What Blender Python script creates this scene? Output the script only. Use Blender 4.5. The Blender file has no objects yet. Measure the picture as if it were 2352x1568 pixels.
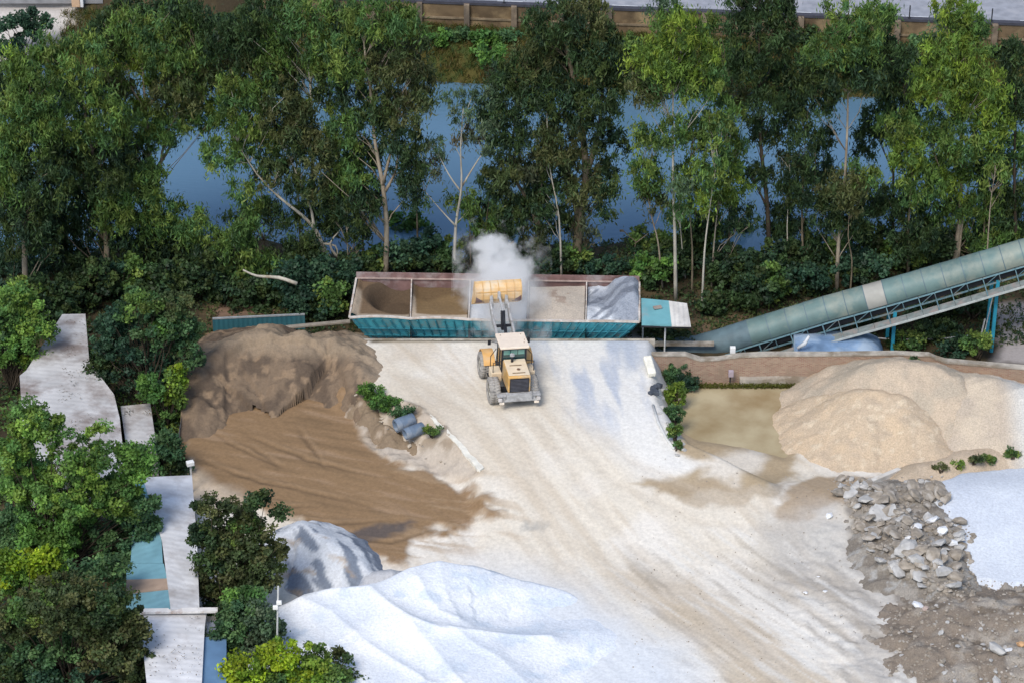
import bpy, math, random
import numpy as np
from mathutils import Vector, Matrix
R = math.radians
random.seed(7); rng = np.random.default_rng(11)
S = bpy.context.scene
COL = S.collection

# ------------------------------------------------------------------ camera
PITCH = R(30); F = 6500.0; CU, CV = 1176.0, 784.0; H = 87.0
cd = bpy.data.cameras.new('camera'); cam = bpy.data.objects.new('camera', cd); COL.objects.link(cam)
cam.location = (0, 0, H); cam.rotation_euler = (math.pi/2-PITCH, 0, 0)
cd.sensor_width = 36; cd.lens = F/2352*36; cd.clip_start = 1; cd.clip_end = 3000
S.camera = cam
# ------------------------------------------------------------------ sky, sun, exposure
SUN_EL, SUN_AZ = R(52), R(205)          # azimuth clockwise from +Y: behind-left of the camera
w = bpy.data.worlds.new('World'); S.world = w; w.use_nodes = True
nt = w.node_tree; bg = nt.nodes['Background']
sky = nt.nodes.new('ShaderNodeTexSky'); sky.sky_type = 'NISHITA'; sky.sun_disc = False
sky.sun_elevation = SUN_EL; sky.sun_rotation = SUN_AZ; sky.dust_density = 1.5; sky.air_density = 1.0
nt.links.new(sky.outputs[0], bg.inputs[0]); bg.inputs[1].default_value = 0.135
sd = bpy.data.lights.new('sun', 'SUN'); sd.energy = 1.85; sd.angle = R(24); sd.color = (1, .95, .87)
sun = bpy.data.objects.new('sun', sd); COL.objects.link(sun); sun.location = (0, 60, 120)
dv = Vector((math.sin(SUN_AZ)*math.cos(SUN_EL), math.cos(SUN_AZ)*math.cos(SUN_EL), math.sin(SUN_EL)))
sun.rotation_euler = dv.to_track_quat('Z', 'Y').to_euler()
S.view_settings.view_transform = 'Standard'; S.view_settings.look = 'None'
S.view_settings.exposure = 0.5; S.view_settings.gamma = 1
S.cycles.volume_bounces = 14; S.cycles.max_bounces = 16

# ------------------------------------------------------------------ helpers
cp, sp = math.cos(PITCH), math.sin(PITCH)
def ray(u, v):
    a = (u-CU)/F; b = (CV-v)/F
    return a, cp+b*sp, -sp+b*cp
def W(u, v, z=0.0):
    dx, dy, dz = ray(u, v); t = (z-H)/dz
    return (dx*t, dy*t, z)
def WY(u, v, y):
    dx, dy, dz = ray(u, v); t = y/dy
    return (dx*t, y, H+dz*t)
def scale_at(y, z=0): return F/(y*cp+(H-z)*sp)     # px per metre

def vnoise(x, y, seed=0):
    xi = np.floor(x).astype(np.int64); yi = np.floor(y).astype(np.int64)
    xf = x-xi; yf = y-yi
    xf = xf*xf*(3-2*xf); yf = yf*yf*(3-2*yf)
    def h(a, b):
        n = (a*374761393+b*668265263+seed*974634777) & 0xffffffff
        n = ((n ^ (n >> 13))*1274126177) & 0xffffffff
        n = (n ^ (n >> 16)) & 0xffff
        return n/65535.0
    return (h(xi, yi)*(1-xf)+h(xi+1, yi)*xf)*(1-yf)+(h(xi, yi+1)*(1-xf)+h(xi+1, yi+1)*xf)*yf
def fbm(x, y, o=4, seed=0, g=.5):
    s = 0; a = 1; t = 0
    for i in range(o):
        s = s+a*vnoise(x*2**i+17.3*i, y*2**i-9.1*i, seed+i); t += a; a *= g
    return s/t
def ridged(x, y, o=4, seed=0):
    s = 0; a = 1; t = 0
    for i in range(o):
        s = s+a*(1-np.abs(2*vnoise(x*2**i+7.3*i, y*2**i-3.1*i, seed+i)-1)); t += a; a *= .5
    return s/t
def ss(x): x = np.clip(x, 0, 1); return x*x*(3-2*x)
def segdist(X, Y, pts, closed=False):
    pts = [tuple(p) for p in pts]; best = None; bz = None
    n = len(pts); rngk = range(n if closed else n-1)
    for i in rngk:
        a = pts[i]; b = pts[(i+1) % n]
        ex, ey = b[0]-a[0], b[1]-a[1]; L = ex*ex+ey*ey+1e-9
        t = np.clip(((X-a[0])*ex+(Y-a[1])*ey)/L, 0, 1)
        d = np.hypot(X-a[0]-t*ex, Y-a[1]-t*ey)
        z = (a[2] if len(a) > 2 else 0)*(1-t)+(b[2] if len(b) > 2 else 0)*t
        if best is None: best, bz = d, z
        else:
            m = d < best; best = np.where(m, d, best); bz = np.where(m, z, bz)
    return best, bz
def inside(X, Y, poly):
    c = np.zeros(np.shape(X), bool); n = len(poly)
    for i in range(n):
        x1, y1 = poly[i][:2]; x2, y2 = poly[(i+1) % n][:2]
        if y1 == y2: continue
        k = ((y1 > Y) != (y2 > Y)) & (X < (x2-x1)*(Y-y1)/(y2-y1)+x1)
        c ^= k
    return c
def sdist(X, Y, poly):
    d, _ = segdist(X, Y, poly, True)
    return np.where(inside(X, Y, poly), d, -d)

# ------------------------------------------------------------------ terrain height
PLAT = 2.0
def pw(pts, z=0.0): return [W(u, v, z)[:2] for u, v in pts]
LEFT_EDGE = [W(1108, 1086, 1.0), W(1075, 1040, 1.3), W(1015, 985, 1.6), W(950, 930, 1.9), W(880, 885, 2), W(835, 860, 2), W(800, 800, 2), W(790, 770, 2), W(780, 700, 2)]
LEFT_POLY = [p[:2] for p in LEFT_EDGE]+[(40, 170), (40, 100), (LEFT_EDGE[0][0]+2.0, 100)]
RIGHT_EDGE = [W(1740, 1130, 0.5), W(1640, 1075, .8), W(1572, 1045, 1.0), W(1530, 985, 1.5), W(1502, 925, 1.9), W(1492, 880, 2), W(1484, 815, 2), W(1484, 700, 2)]
RIGHT_POLY = [p[:2] for p in RIGHT_EDGE]+[(-60, 170), (-60, 100), (12, 100)]
POND = pw([(1545, 890), (1840, 880), (1850, 930), (1950, 975), (1840, 1010), (1800, 1050), (1700, 1025), (1600, 1010), (1555, 985)], -.3)
def shore_near(x): return 164.5+1.2*np.sin(x*.25)+.6*np.sin(x*.7+1)
def shore_far(x): return 190.6-.095*x+.3*np.sin(x*.5)
def G(x, y):
    x = np.asarray(x, float); y = np.asarray(y, float)
    ramp = PLAT*ss((y-124.5)/15.0)
    low = 0.35*ramp
    dl = sdist(x, y, LEFT_POLY)       # + on the ramp side
    wl = np.interp(y, [131, 136, 142, 146], [.9, 2.2, 3.2, 3.0])
    ml = ss(1+dl/wl+.10*(fbm(x*1.2, y*1.2, 3, 5)-.5))
    dr = sdist(x, y, RIGHT_POLY)
    mr = ss(1+dr/1.6)
    zl = low+(ramp-low)*ml
    dp = sdist(x, y, POND)
    zr = -.55*ss(.5+dp/2.2)+ramp*(1-ss((y-130.5)/5.5))
    z = zr+(zl-zr)*mr
    m = mr > .999
    z = np.where(m, zl, z)
    # pit and forest behind the platform
    back = ss((y-147.3)/.5)
    z = z*(1-back)+0.0*back
    z = z+.5*ss((y-153)/6)*(fbm(x*.2, y*.2, 3, 8)-.3)*ss((y-150)/5)
    # lake bed
    t1 = ss((y-(shore_near(x)-2.5))/5.0); t2 = ss((y-(shore_far(x)-2.0))/4.0)
    t2b = ss((y-(shore_far(x)-.3))/5.2)
    z = z*(1-t1)+t1*(-3.0)*(1-t2)+t2*t1*(-1.6+2.6*t2b)
    z = z+.25*t2b*(fbm(x*.8, y*.8, 3, 21)-.5)*(1-ss((y-(shore_far(x)+5))/.5))
    t3 = ss((y-(shore_far(x)+5.9))/.4)
    z = z*(1-t3)+2.78*t3
    return z
def Wg(u, v, dz=0.0):
    z = 0.5
    for i in range(14):
        x, y, _ = W(u, v, z); z = .5*z+.5*(float(G(x, y))+dz)
    x, y, _ = W(u, v, z)
    return (x, y, z)
def poly_g(pts): return [Wg(u, v)[:2] for u, v in pts]

# ------------------------------------------------------------------ materials
MATS = {}
def newmat(name):
    m = bpy.data.materials.new(name); m.use_nodes = True
    return m, m.node_tree, m.node_tree.nodes['Principled BSDF']
def mat(name, c, rough=.7, var=.25, scale=3.0, metal=0.0, bump=.0, dirt=None, dirt_amt=.5, stretch=(1, 1, 1), spec=.3):
    if name in MATS: return MATS[name]
    m, t, b = newmat(name); N = t.nodes; L = t.links
    tc = N.new('ShaderNodeTexCoord'); mp = N.new('ShaderNodeMapping'); mp.inputs['Scale'].default_value = stretch
    L.new(tc.outputs['Object'], mp.inputs[0])
    n1 = N.new('ShaderNodeTexNoise'); n1.inputs['Scale'].default_value = scale; n1.inputs['Detail'].default_value = 6
    L.new(mp.outputs[0], n1.inputs['Vector'])
    r1 = N.new('ShaderNodeMapRange'); r1.inputs[1].default_value = .3; r1.inputs[2].default_value = .7
    r1.inputs[3].default_value = 1-var; r1.inputs[4].default_value = 1+var*.6
    L.new(n1.outputs['Fac'], r1.inputs[0])
    mx = N.new('ShaderNodeMix'); mx.data_type = 'RGBA'; mx.blend_type = 'MULTIPLY'; mx.inputs[0].default_value = 1
    mx.inputs[6].default_value = (*c, 1); L.new(r1.outputs[0], mx.inputs[7])
    out = mx.outputs[2]
    if dirt:
        n2 = N.new('ShaderNodeTexNoise'); n2.inputs['Scale'].default_value = scale*.45; n2.inputs['Detail'].default_value = 8
        n2.inputs['Roughness'].default_value = .65; L.new(mp.outputs[0], n2.inputs['Vector'])
        r2 = N.new('ShaderNodeMapRange'); r2.inputs[1].default_value = .62-dirt_amt*.3; r2.inputs[2].default_value = .72-dirt_amt*.15
        L.new(n2.outputs['Fac'], r2.inputs[0])
        m2 = N.new('ShaderNodeMix'); m2.data_type = 'RGBA'; L.new(r2.outputs[0], m2.inputs[0])
        L.new(out, m2.inputs[6]); m2.inputs[7].default_value = (*dirt, 1); out = m2.outputs[2]
    L.new(out, b.inputs['Base Color'])
    b.inputs['Roughness'].default_value = rough; b.inputs['Metallic'].default_value = metal
    b.inputs['Specular IOR Level'].default_value = spec
    if bump:
        bp = N.new('ShaderNodeBump'); bp.inputs['Strength'].default_value = bump; bp.inputs['Distance'].default_value = .05
        n3 = N.new('ShaderNodeTexNoise'); n3.inputs['Scale'].default_value = scale*4; n3.inputs['Detail'].default_value = 5
        L.new(mp.outputs[0], n3.inputs['Vector']); L.new(n3.outputs['Fac'], bp.inputs['Height']); L.new(bp.outputs[0], b.inputs['Normal'])
    MATS[name] = m; return m
def attr_mat(name, rough=.9, grain=.25, gscale=9.0, bump=.5, bdist=.06, spec=.15, coarse=.6):
    if name in MATS: return MATS[name]
    m, t, b = newmat(name); N = t.nodes; L = t.links
    at = N.new('ShaderNodeAttribute'); at.attribute_name = 'Col'
    tc = N.new('ShaderNodeTexCoord')
    n1 = N.new('ShaderNodeTexNoise'); n1.inputs['Scale'].default_value = gscale; n1.inputs['Detail'].default_value = 5; n1.inputs['Roughness'].default_value = .7
    L.new(tc.outputs['Object'], n1.inputs['Vector'])
    r1 = N.new('ShaderNodeMapRange'); r1.inputs[1].default_value = .3; r1.inputs[2].default_value = .7
    r1.inputs[3].default_value = 1-grain; r1.inputs[4].default_value = 1+grain*.6
    L.new(n1.outputs['Fac'], r1.inputs[0])
    mx = N.new('ShaderNodeMix'); mx.data_type = 'RGBA'; mx.blend_type = 'MULTIPLY'; mx.inputs[0].default_value = 1
    L.new(at.outputs['Color'], mx.inputs[6]); L.new(r1.outputs[0], mx.inputs[7])
    L.new(mx.outputs[2], b.inputs['Base Color']); b.inputs['Roughness'].default_value = rough
    b.inputs['Specular IOR Level'].default_value = spec
    n2 = N.new('ShaderNodeTexNoise'); n2.inputs['Scale'].default_value = gscale*coarse; n2.inputs['Detail'].default_value = 8; n2.inputs['Roughness'].default_value = .65
    L.new(tc.outputs['Object'], n2.inputs['Vector'])
    bp = N.new('ShaderNodeBump'); bp.inputs['Strength'].default_value = bump; bp.inputs['Distance'].default_value = bdist
    L.new(n2.outputs['Fac'], bp.inputs['Height']); L.new(bp.outputs[0], b.inputs['Normal'])
    MATS[name] = m; return m
def leaf_mat():
    m = bpy.data.materials.new('leaf'); m.use_nodes = True; t = m.node_tree; N = t.nodes; L = t.links
    b = N['Principled BSDF']; at = N.new('ShaderNodeAttribute'); at.attribute_name = 'Col'
    L.new(at.outputs['Color'], b.inputs['Base Color']); b.inputs['Roughness'].default_value = .55; b.inputs['Specular IOR Level'].default_value = .25
    tr = N.new('ShaderNodeBsdfTranslucent'); hs = N.new('ShaderNodeHueSaturation'); hs.inputs['Value'].default_value = 1.5; hs.inputs['Hue'].default_value = .485
    L.new(at.outputs['Color'], hs.inputs['Color']); L.new(hs.outputs[0], tr.inputs['Color'])
    mx = N.new('ShaderNodeMixShader'); mx.inputs[0].default_value = .3
    L.new(b.outputs[0], mx.inputs[1]); L.new(tr.outputs[0], mx.inputs[2]); L.new(mx.outputs[0], N['Material Output'].inputs[0])
    return m
LEAF = leaf_mat()
GROUND = attr_mat('sandy_ground', .9, .16, 5.0, .5, .05)
PILE = attr_mat('loose_sand', .95, .2, 7.0, .7, .07)
GRAVEL = attr_mat('gravel', .95, .30, 11.0, .8, .06, coarse=1.0)

# ------------------------------------------------------------------ object helpers
def tag(o, label=None, cat=None, group=None, kind=None):
    if label: o['label'] = label
    if cat: o['category'] = cat
    if group: o['group'] = group
    if kind: o['kind'] = kind
    return o
def empty(name, loc, label, cat, group=None, rz=0.0):
    o = bpy.data.objects.new(name, None); COL.objects.link(o); o.location = loc; o.rotation_euler = (0, 0, rz)
    o.empty_display_size = .3
    return tag(o, label, cat, group)
def mesh_np(name, V, quads=None, faces=None, colors=None, m=None, parent=None, smooth=False, origin=None):
    V = np.asarray(V, float)
    if parent is not None and origin is None and parent.type == 'EMPTY' and parent.get('world_parts'):
        V = V-np.array(parent.location)
    if origin is not None: V = V-np.array(origin)
    me = bpy.data.meshes.new(name)
    if quads is not None:
        quads = np.asarray(quads, np.int32); k = quads.shape[1]
        me.vertices.add(len(V)); me.vertices.foreach_set('co', V.astype(np.float32).ravel())
        me.loops.add(quads.size); me.loops.foreach_set('vertex_index', quads.ravel())
        me.polygons.add(len(quads)); me.polygons.foreach_set('loop_start', np.arange(0, quads.size, k, dtype=np.int32))
        me.update(calc_edges=True)
    else:
        me.from_pydata(V.tolist(), [], faces); me.update()
    if colors is not None:
        ca = me.color_attributes.new('Col', 'FLOAT_COLOR', 'POINT')
        c4 = np.ones((len(V), 4), np.float32); c4[:, :3] = colors; ca.data.foreach_set('color', c4.ravel())
    if m: me.materials.append(m)
    if smooth: me.polygons.foreach_set('use_smooth', np.ones(len(me.polygons), bool))
    o = bpy.data.objects.new(name, me); COL.objects.link(o)
    if parent is not None: o.parent = parent
    if origin is not None: o.location = origin
    return o
class MB:
    def __init__(s): s.v = []; s.f = []
    def add(s, V, Fs):
        n = len(s.v); s.v += [tuple(p) for p in V]; s.f += [tuple(i+n for i in f) for f in Fs]; return s
    def box(s, c, d, rot=None, taper=1.0):
        x, y, z = d[0]/2, d[1]/2, d[2]/2
        V = [Vector((-x, -y, -z)), Vector((x, -y, -z)), Vector((x, y, -z)), Vector((-x, y, -z)),
             Vector((-x*taper, -y*taper, z)), Vector((x*taper, -y*taper, z)), Vector((x*taper, y*taper, z)), Vector((-x*taper, y*taper, z))]
        if rot is not None: V = [rot @ p for p in V]
        V = [p+Vector(c) for p in V]
        return s.add(V, [(3, 2, 1, 0), (4, 5, 6, 7), (0, 1, 5, 4), (1, 2, 6, 5), (2, 3, 7, 6), (3, 0, 4, 7)])
    def bar(s, a, b, wx, wz=None):
        a, b = Vector(a), Vector(b); d = b-a; wz = wz or wx
        q = d.to_track_quat('Y', 'Z').to_matrix()
        return s.box((a+b)/2, (wx, d.length, wz), q)
    def tube(s, pts, rad, n=8, cap=True):
        pts = [Vector(p) for p in pts]
        if not hasattr(rad, '__len__'): rad = [rad]*len(pts)
        V = []
        ref = None
        for i, p in enumerate(pts):
            d = (pts[min(i+1, len(pts)-1)]-pts[max(i-1, 0)]).normalized()
            if ref is None: ref = Vector((1, 0, 0)) if abs(d.x) < .8 else Vector((0, 1, 0))
            a = d.cross(ref).normalized(); b = a.cross(d).normalized(); ref = b
            for k in range(n):
                t = 2*math.pi*k/n; V.append(p+(a*math.cos(t)+b*math.sin(t))*rad[i])
        Fs = []
        for i in range(len(pts)-1):
            for k in range(n):
                k2 = (k+1) % n; Fs.append((i*n+k, i*n+k2, (i+1)*n+k2, (i+1)*n+k))
        if cap:
            Fs.append(tuple(range(n))[::-1]); Fs.append(tuple((len(pts)-1)*n+k for k in range(n)))
        return s.add(V, Fs)
    def extrude(s, prof, x0, x1, axis='X'):
        """closed profile in the other two axes, extruded along axis"""
        n = len(prof)
        def P(a, t):
            return {'X': (t, a[0], a[1]), 'Y': (a[0], t, a[1]), 'Z': (a[0], a[1], t)}[axis]
        V = [P(a, x0) for a in prof]+[P(a, x1) for a in prof]
        Fs = [(i, (i+1) % n, (i+1) % n+n, i+n) for i in range(n)]+[tuple(range(n))[::-1], tuple(range(n, 2*n))]
        return s.add(V, Fs)
    def lathe_x(s, c, prof, n=28):
        """prof: list of (x offset, radius) revolved about the X axis"""
        V = []
        for xo, r in prof:
            for k in range(n):
                t = 2*math.pi*k/n; V.append((c[0]+xo, c[1]+r*math.cos(t), c[2]+r*math.sin(t)))
        Fs = []; m = len(prof)
        for i in range(m-1):
            for k in range(n):
                k2 = (k+1) % n; Fs.append((i*n+k, i*n+k2, (i+1)*n+k2, (i+1)*n+k))
        return s.add(V, Fs)
    def build(s, name, m, parent=None, bevel=0, smooth=False, origin=None):
        o = mesh_np(name, s.v, faces=s.f, m=m, parent=parent, origin=origin)
        import bmesh
        bm = bmesh.new(); bm.from_mesh(o.data); bmesh.ops.recalc_face_normals(bm, faces=bm.faces); bm.to_mesh(o.data); bm.free()
        if smooth:
            for p in o.data.polygons: p.use_smooth = True
        if bevel:
            md = o.modifiers.new('bevel', 'BEVEL'); md.width = bevel; md.segments = 2; md.limit_method = 'ANGLE'
        return o
def wroot(name, loc, label, cat, group=None):
    o = empty(name, loc, label, cat, group); o['world_parts'] = 1; return o
def tagm(o, *a, **k): return tag(o, *a, **k)

def smooth_path(P, k=3):
    out = []
    for i in range(len(P)-1):
        for j in range(k):
            t = j/k; p0 = P[max(i-1, 0)]; p1 = P[i]; p2 = P[i+1]; p3 = P[min(i+2, len(P)-1)]
            out.append(.5*((2*p1)+(p2-p0)*t+(2*p0-5*p1+4*p2-p3)*t*t+(3*p1-p0-3*p2+p3)*t**3))
    out.append(P[-1]); return out

# ------------------------------------------------------------------ ground sheet
def glines(segs):
    out = []
    for a, b, st in segs: out += list(np.arange(a, b, st))
    return np.array(out+[segs[-1][1]])
gx = glines([(-700, -120, 60), (-120, -40, 6), (-40, -31, .6), (-31, 31, .125), (31, 40, .6), (40, 120, 6), (120, 700, 60)])
gy = glines([(-100, 80, 30), (80, 112, 2), (112, 149, .11), (149, 166, .3), (166, 186, 1.0), (186, 202, .3), (202, 240, 3), (240, 900, 60)])
X, Y = np.meshgrid(gx, gy); Z = G(X, Y)
near = ((Y > 112) & (Y < 148) & (np.abs(X) < 34))
yard_poly = poly_g([(455, 1700), (450, 1180), (432, 1000), (440, 860), (540, 775), (700, 768), (822, 782)])+[(-8.6, 147.0), (8.4, 147.4), (8.4, 145.8), (24, 145.8), (30, 144.5), (60, 143), (60, 60), (-18, 60)]
def C(r, g, b): return np.array([r, g, b])
SAND = C(.67, .61, .51); PALE = C(.73, .69, .62); BROWN = C(.255, .165, .09); TAN = C(.40, .31, .21); BLUEW = C(.62, .68, .76)
GREY = C(.36, .35, .33); SOIL = C(.045, .036, .022); SLATE = C(.33, .36, .40); LTAN = C(.52, .43, .32)
def lay(col, c, m):
    m = np.clip(m, 0, 1)[..., None]; return col*(1-m)+c*m
def pm(X, Y, pts, soft=.4, warp=.8, wf=.6, seed=3, world=False):
    poly = pts if world else poly_g(pts)
    xs = [p[0] for p in poly]; ys = [p[1] for p in poly]
    out = np.zeros(X.shape)
    k = (X > min(xs)-4) & (X < max(xs)+4) & (Y > min(ys)-5) & (Y < max(ys)+5)
    x, y = X[k], Y[k]
    wx = x+warp*2*(fbm(x*wf, y*wf, 4, seed)-.5); wy = y+warp*2*(fbm(x*wf+50, y*wf, 4, seed+9)-.5)
    out[k] = ss(.5+sdist(wx, wy, poly)/(2*soft))
    return out
def stretched(X, Y, ang, lx, ly, seed, o=4):
    c, s = math.cos(ang), math.sin(ang)
    return fbm((X*c+Y*s)/lx, (-X*s+Y*c)/ly, o, seed)
col = np.zeros(X.shape+(3,))+SOIL
lf = fbm(X*.7, Y*.7, 4, 31); col = lay(col, C(.10, .075, .04), ss((lf-.45)*4)*.8)
ym = ss(.5+sdist(X+.4*(fbm(X, Y, 3, 77)-.5), Y, yard_poly)/.5)
col = lay(col, SAND, ym)
t1 = fbm(X*.25, Y*.25, 5, 41)
col = lay(col, PALE, ym*ss((t1-.45)*4)*.8)
trk = stretched(X, Y, R(-62), 6, .5, 51)           # tyre tracks running down the ramp to the lower right
col = lay(col, LTAN, ym*ss((trk-.52)*5)*.38)
# blue-white stone dust on the right of the ramp
dus = stretched(X, Y, R(-82), 5, .8, 61)
mbl = pm(X, Y, [(1215, 775), (1500, 775), (1510, 900), (1575, 1040), (1640, 1090), (1500, 1100), (1330, 960), (1260, 880)], 1.6, .8, .4, 5)
col = lay(col, C(.74, .74, .72), mbl*.7)
col = lay(col, C(.40, .45, .54), mbl*ss((dus-.42)*4.5)*.75*ss((Y-133)/9))
col = lay(col, C(.42, .46, .52), pm(X, Y, [(1330, 792), (1500, 785), (1510, 850), (1440, 860), (1380, 815)], .7, .5, .6, 15)*.6)
col = lay(col, C(.56, .58, .60), pm(X, Y, [(1000, 778), (1240, 778), (1240, 830), (1180, 840), (1100, 815)], .8, .5, .5, 16)*.7)
# brown patches near the wall on the ramp and track stains
for pts, c, a in [([(850, 782), (1010, 782), (1000, 830), (900, 830)], LTAN, .5),
                  ([(920, 860), (1010, 900), (1080, 960), (1000, 930)], TAN, .35),
                  ([(900, 880), (1180, 1000), (1300, 1200), (1120, 1100), (950, 940)], LTAN, .35)]:
    col = lay(col, c, pm(X, Y, pts, .6, .6, .7, 8)*a)
# brown wet sand apron
apr = pm(X, Y, [(425, 850), (560, 800), (700, 790), (820, 850), (835, 1000), (880, 1050), (1000, 1090), (1090, 1130), (1140, 1175), (1060, 1210), (960, 1235), (920, 1290), (860, 1290), (760, 1230), (660, 1185), (500, 1150), (430, 1080)], .35, .9, 1.0, 12)
bs = stretched(X, Y, R(-14), 4.5, .35, 71)
bs = .55*bs+.45*stretched(X+.5*np.sin(Y*.5), Y, R(-24), 2.6, .45, 73, 5)
bcol = lay(np.zeros(X.shape+(3,))+BROWN, C(.19, .125, .07), ss((bs-.52)*6)*.7)
bcol = lay(bcol, C(.33, .225, .14), ss((.45-bs)*6)*.7)
col = col*(1-apr[..., None])+bcol*apr[..., None]
fr = pm(X, Y, [(900, 1060), (1150, 1100), (1220, 1200), (1040, 1270), (930, 1300), (880, 1270)], 1.6, .9, .8, 13)
col = lay(col, C(.36, .25, .15), fr*ss((bs-.5)*8)*.65)
col = lay(col, C(.50, .41, .31), pm(X, Y, [(432, 1065), (500, 1110), (600, 1150), (520, 1170), (440, 1180)], .5, .5, .8, 14)*.9)
col = lay(col, C(.09, .08, .08), pm(X, Y, [(795, 1232), (850, 1215), (960, 1205), (900, 1235), (820, 1250)], .25, .5, 1.2, 18)*.85)
# wedge bank: rocky pale earth
wedge = pm(X, Y, [(812, 880), (960, 935), (1030, 990), (1110, 1085), (1000, 1090), (860, 1045), (815, 985)], .2, .3, 1.0, 19)
rk = fbm(X*1.6, Y*1.6, 5, 81)
wc = lay(np.zeros(X.shape+(3,))+C(.46, .39, .31), C(.25, .19, .13), ss((rk-.5)*6)*.8)
col = col*(1-wedge[..., None]*.95)+wc*wedge[..., None]*.95
col = lay(col, C(.47, .41, .34), pm(X, Y, [(880, 1010), (1000, 1030), (1095, 1075), (1090, 1090), (1000, 1088), (880, 1052)], .3, .3, 1, 20)*.9)
# right side muds and stains
for pts, c, a, sft in [
    ([(1550, 880), (1860, 880), (1990, 985), (1840, 1030), (1840, 1080), (1760, 1120), (1660, 1120), (1560, 1140), (1450, 1110), (1560, 1090), (1650, 1065), (1560, 1035), (1545, 950)], C(.37, .28, .17), .9, .35),
    ([(1640, 1050), (1760, 1030), (1750, 1075), (1690, 1110), (1620, 1100)], PALE, .7, .6),
    ([(1480, 1095), (1760, 1120), (1830, 1100), (1800, 1140), (1640, 1165), (1500, 1125)], C(.36, .28, .19), .65, .3),
    ([(1850, 1100), (1960, 1095), (2040, 1100), (1960, 1150), (1830, 1190), (1780, 1180)], C(.36, .26, .16), .85, .3),
    ([(1740, 1190), (1930, 1150), (1960, 1230), (2060, 1300), (2110, 1370), (2200, 1450), (2420, 1500), (2420, 1640), (2000, 1640), (1900, 1480), (1800, 1400), (1760, 1290)], C(.42, .40, .37), .7, 1.1),
    ([(1850, 1210), (1950, 1200), (2020, 1290), (2040, 1370), (1960, 1340), (1880, 1260)], C(.50, .48, .44), .7, .4),
    ([(1400, 1320), (1600, 1320), (1700, 1400), (1900, 1560), (1960, 1640), (1700, 1640), (1640, 1500), (1480, 1390)], C(.45, .35, .23), .5, .9),
    ([(1740, 1390), (1900, 1380), (1960, 1450), (1900, 1490), (1780, 1450)], PALE, .8, .8),
    ([(1200, 1205), (1260, 1207), (1250, 1218), (1190, 1216)], C(.36, .35, .32), .7, .2),
    ([(1945, 1120), (2060, 1085), (2150, 1120), (2180, 1220), (2240, 1330), (2220, 1400), (2080, 1400), (2000, 1300), (1950, 1220)], C(.26, .235, .205), .95, .3),
    ([(2120, 1340), (2420, 1340), (2420, 1420), (2200, 1420)], C(.42, .35, .27), .7, .6),
]:
    col = lay(col, c, pm(X, Y, pts, sft, .7, .8, 23)*a)
st2 = stretched(X, Y, R(-52), 3.5, .35, 91)
lr = pm(X, Y, [(1350, 1300), (1740, 1190), (2200, 1500), (2420, 1700), (1500, 1700), (1500, 1450)], 1.5, 1, .4, 24)
col = lay(col, C(.28, .235, .18), lr*ss((st2-.52)*5)*.45)
col = lay(col, C(.68, .66, .61), lr*ss((.42-st2)*8)*.6)
col = lay(col, C(.66, .70, .74), pm(X, Y, [(1080, 1290), (1330, 1340), (1560, 1490), (1640, 1640), (1000, 1660)], 2.2, 1.0, .4, 88)*.85)
# around the pale concrete at the far left and the ground right of the conveyor
col = lay(col, C(.36, .33, .32), pm(X, Y, [(2292, 700), (2600, 690), (2600, 838), (2292, 835)], .5, .5, .6, 26))
col = lay(col, C(.20, .13, .09), pm(X, Y, [(490, 695), (640, 690), (660, 722), (490, 732)], .5, .5, .6, 27))
col = lay(col, C(.16, .115, .07), pm(X, Y, [(1580, 740), (1720, 700), (1800, 730), (1600, 790)], .8, .6, .6, 28)*.8)
bank = ss((Y-(shore_far(X)-1))/.8)*(1-ss((Y-(shore_far(X)+5.6))/.3))
bn = fbm(X*1.2, Y*2.0, 4, 33)
col = lay(col, C(.085, .075, .022), bank); col = lay(col, C(.05, .07, .02), bank*ss((bn-.5)*5))
# relief of tracks, scrapes and clods
col = lay(col, C(.50, .47, .44), pm(X, Y, [(-600, -60), (215, -60), (170, 60), (60, 150), (-600, 190)], .6, .6, .4, 25))
dz = np.zeros(X.shape)
def rut(pts, w, c, a, depth, fade=True):
    global col, dz
    P = [Wg(u, v)[:2] for u, v in pts]; L = len(P)-1
    P = [(p[0], p[1], i/L) for i, p in enumerate(P)]
    k = (X > min(p[0] for p in P)-2) & (X < max(p[0] for p in P)+2) & (Y > min(p[1] for p in P)-2) & (Y < max(p[1] for p in P)+2)
    x, y = X[k], Y[k]; d, t = segdist(x+.35*(fbm(x*.9, y*.9, 3, 3)-.5), y+.35*(fbm(x*.9+4, y*.9, 3, 5)-.5), P)
    m = np.exp(-(d/w)**2)*(np.sin(np.pi*np.clip(t*.9+.05, 0, 1)) if fade else 1)*(.5+.8*fbm(x*2, y*2, 3, 12))
    mm = np.clip(m*a, 0, 1)[:, None]; col[k] = col[k]*(1-mm)+np.array(c)*mm; dz[k] -= depth*m
for pts in ([(570, 1025), (610, 1050), (645, 1078)], [(680, 985), (715, 1030), (748, 1082)], [(432, 1050), (500, 1078), (600, 1112), (740, 1140), (900, 1182)], [(520, 1145), (600, 1163), (730, 1170)],
            [(470, 985), (560, 1040), (660, 1080)], [(620, 1190), (760, 1205), (900, 1200)], [(800, 1240), (900, 1250), (1000, 1215)], [(560, 1000), (700, 1060), (860, 1100)]):
    rut(pts, .11, (.10, .068, .042), .7, .07)
    rut([(u+6, v-7) for u, v in pts], .12, (.32, .225, .14), .35, -.04)
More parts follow.
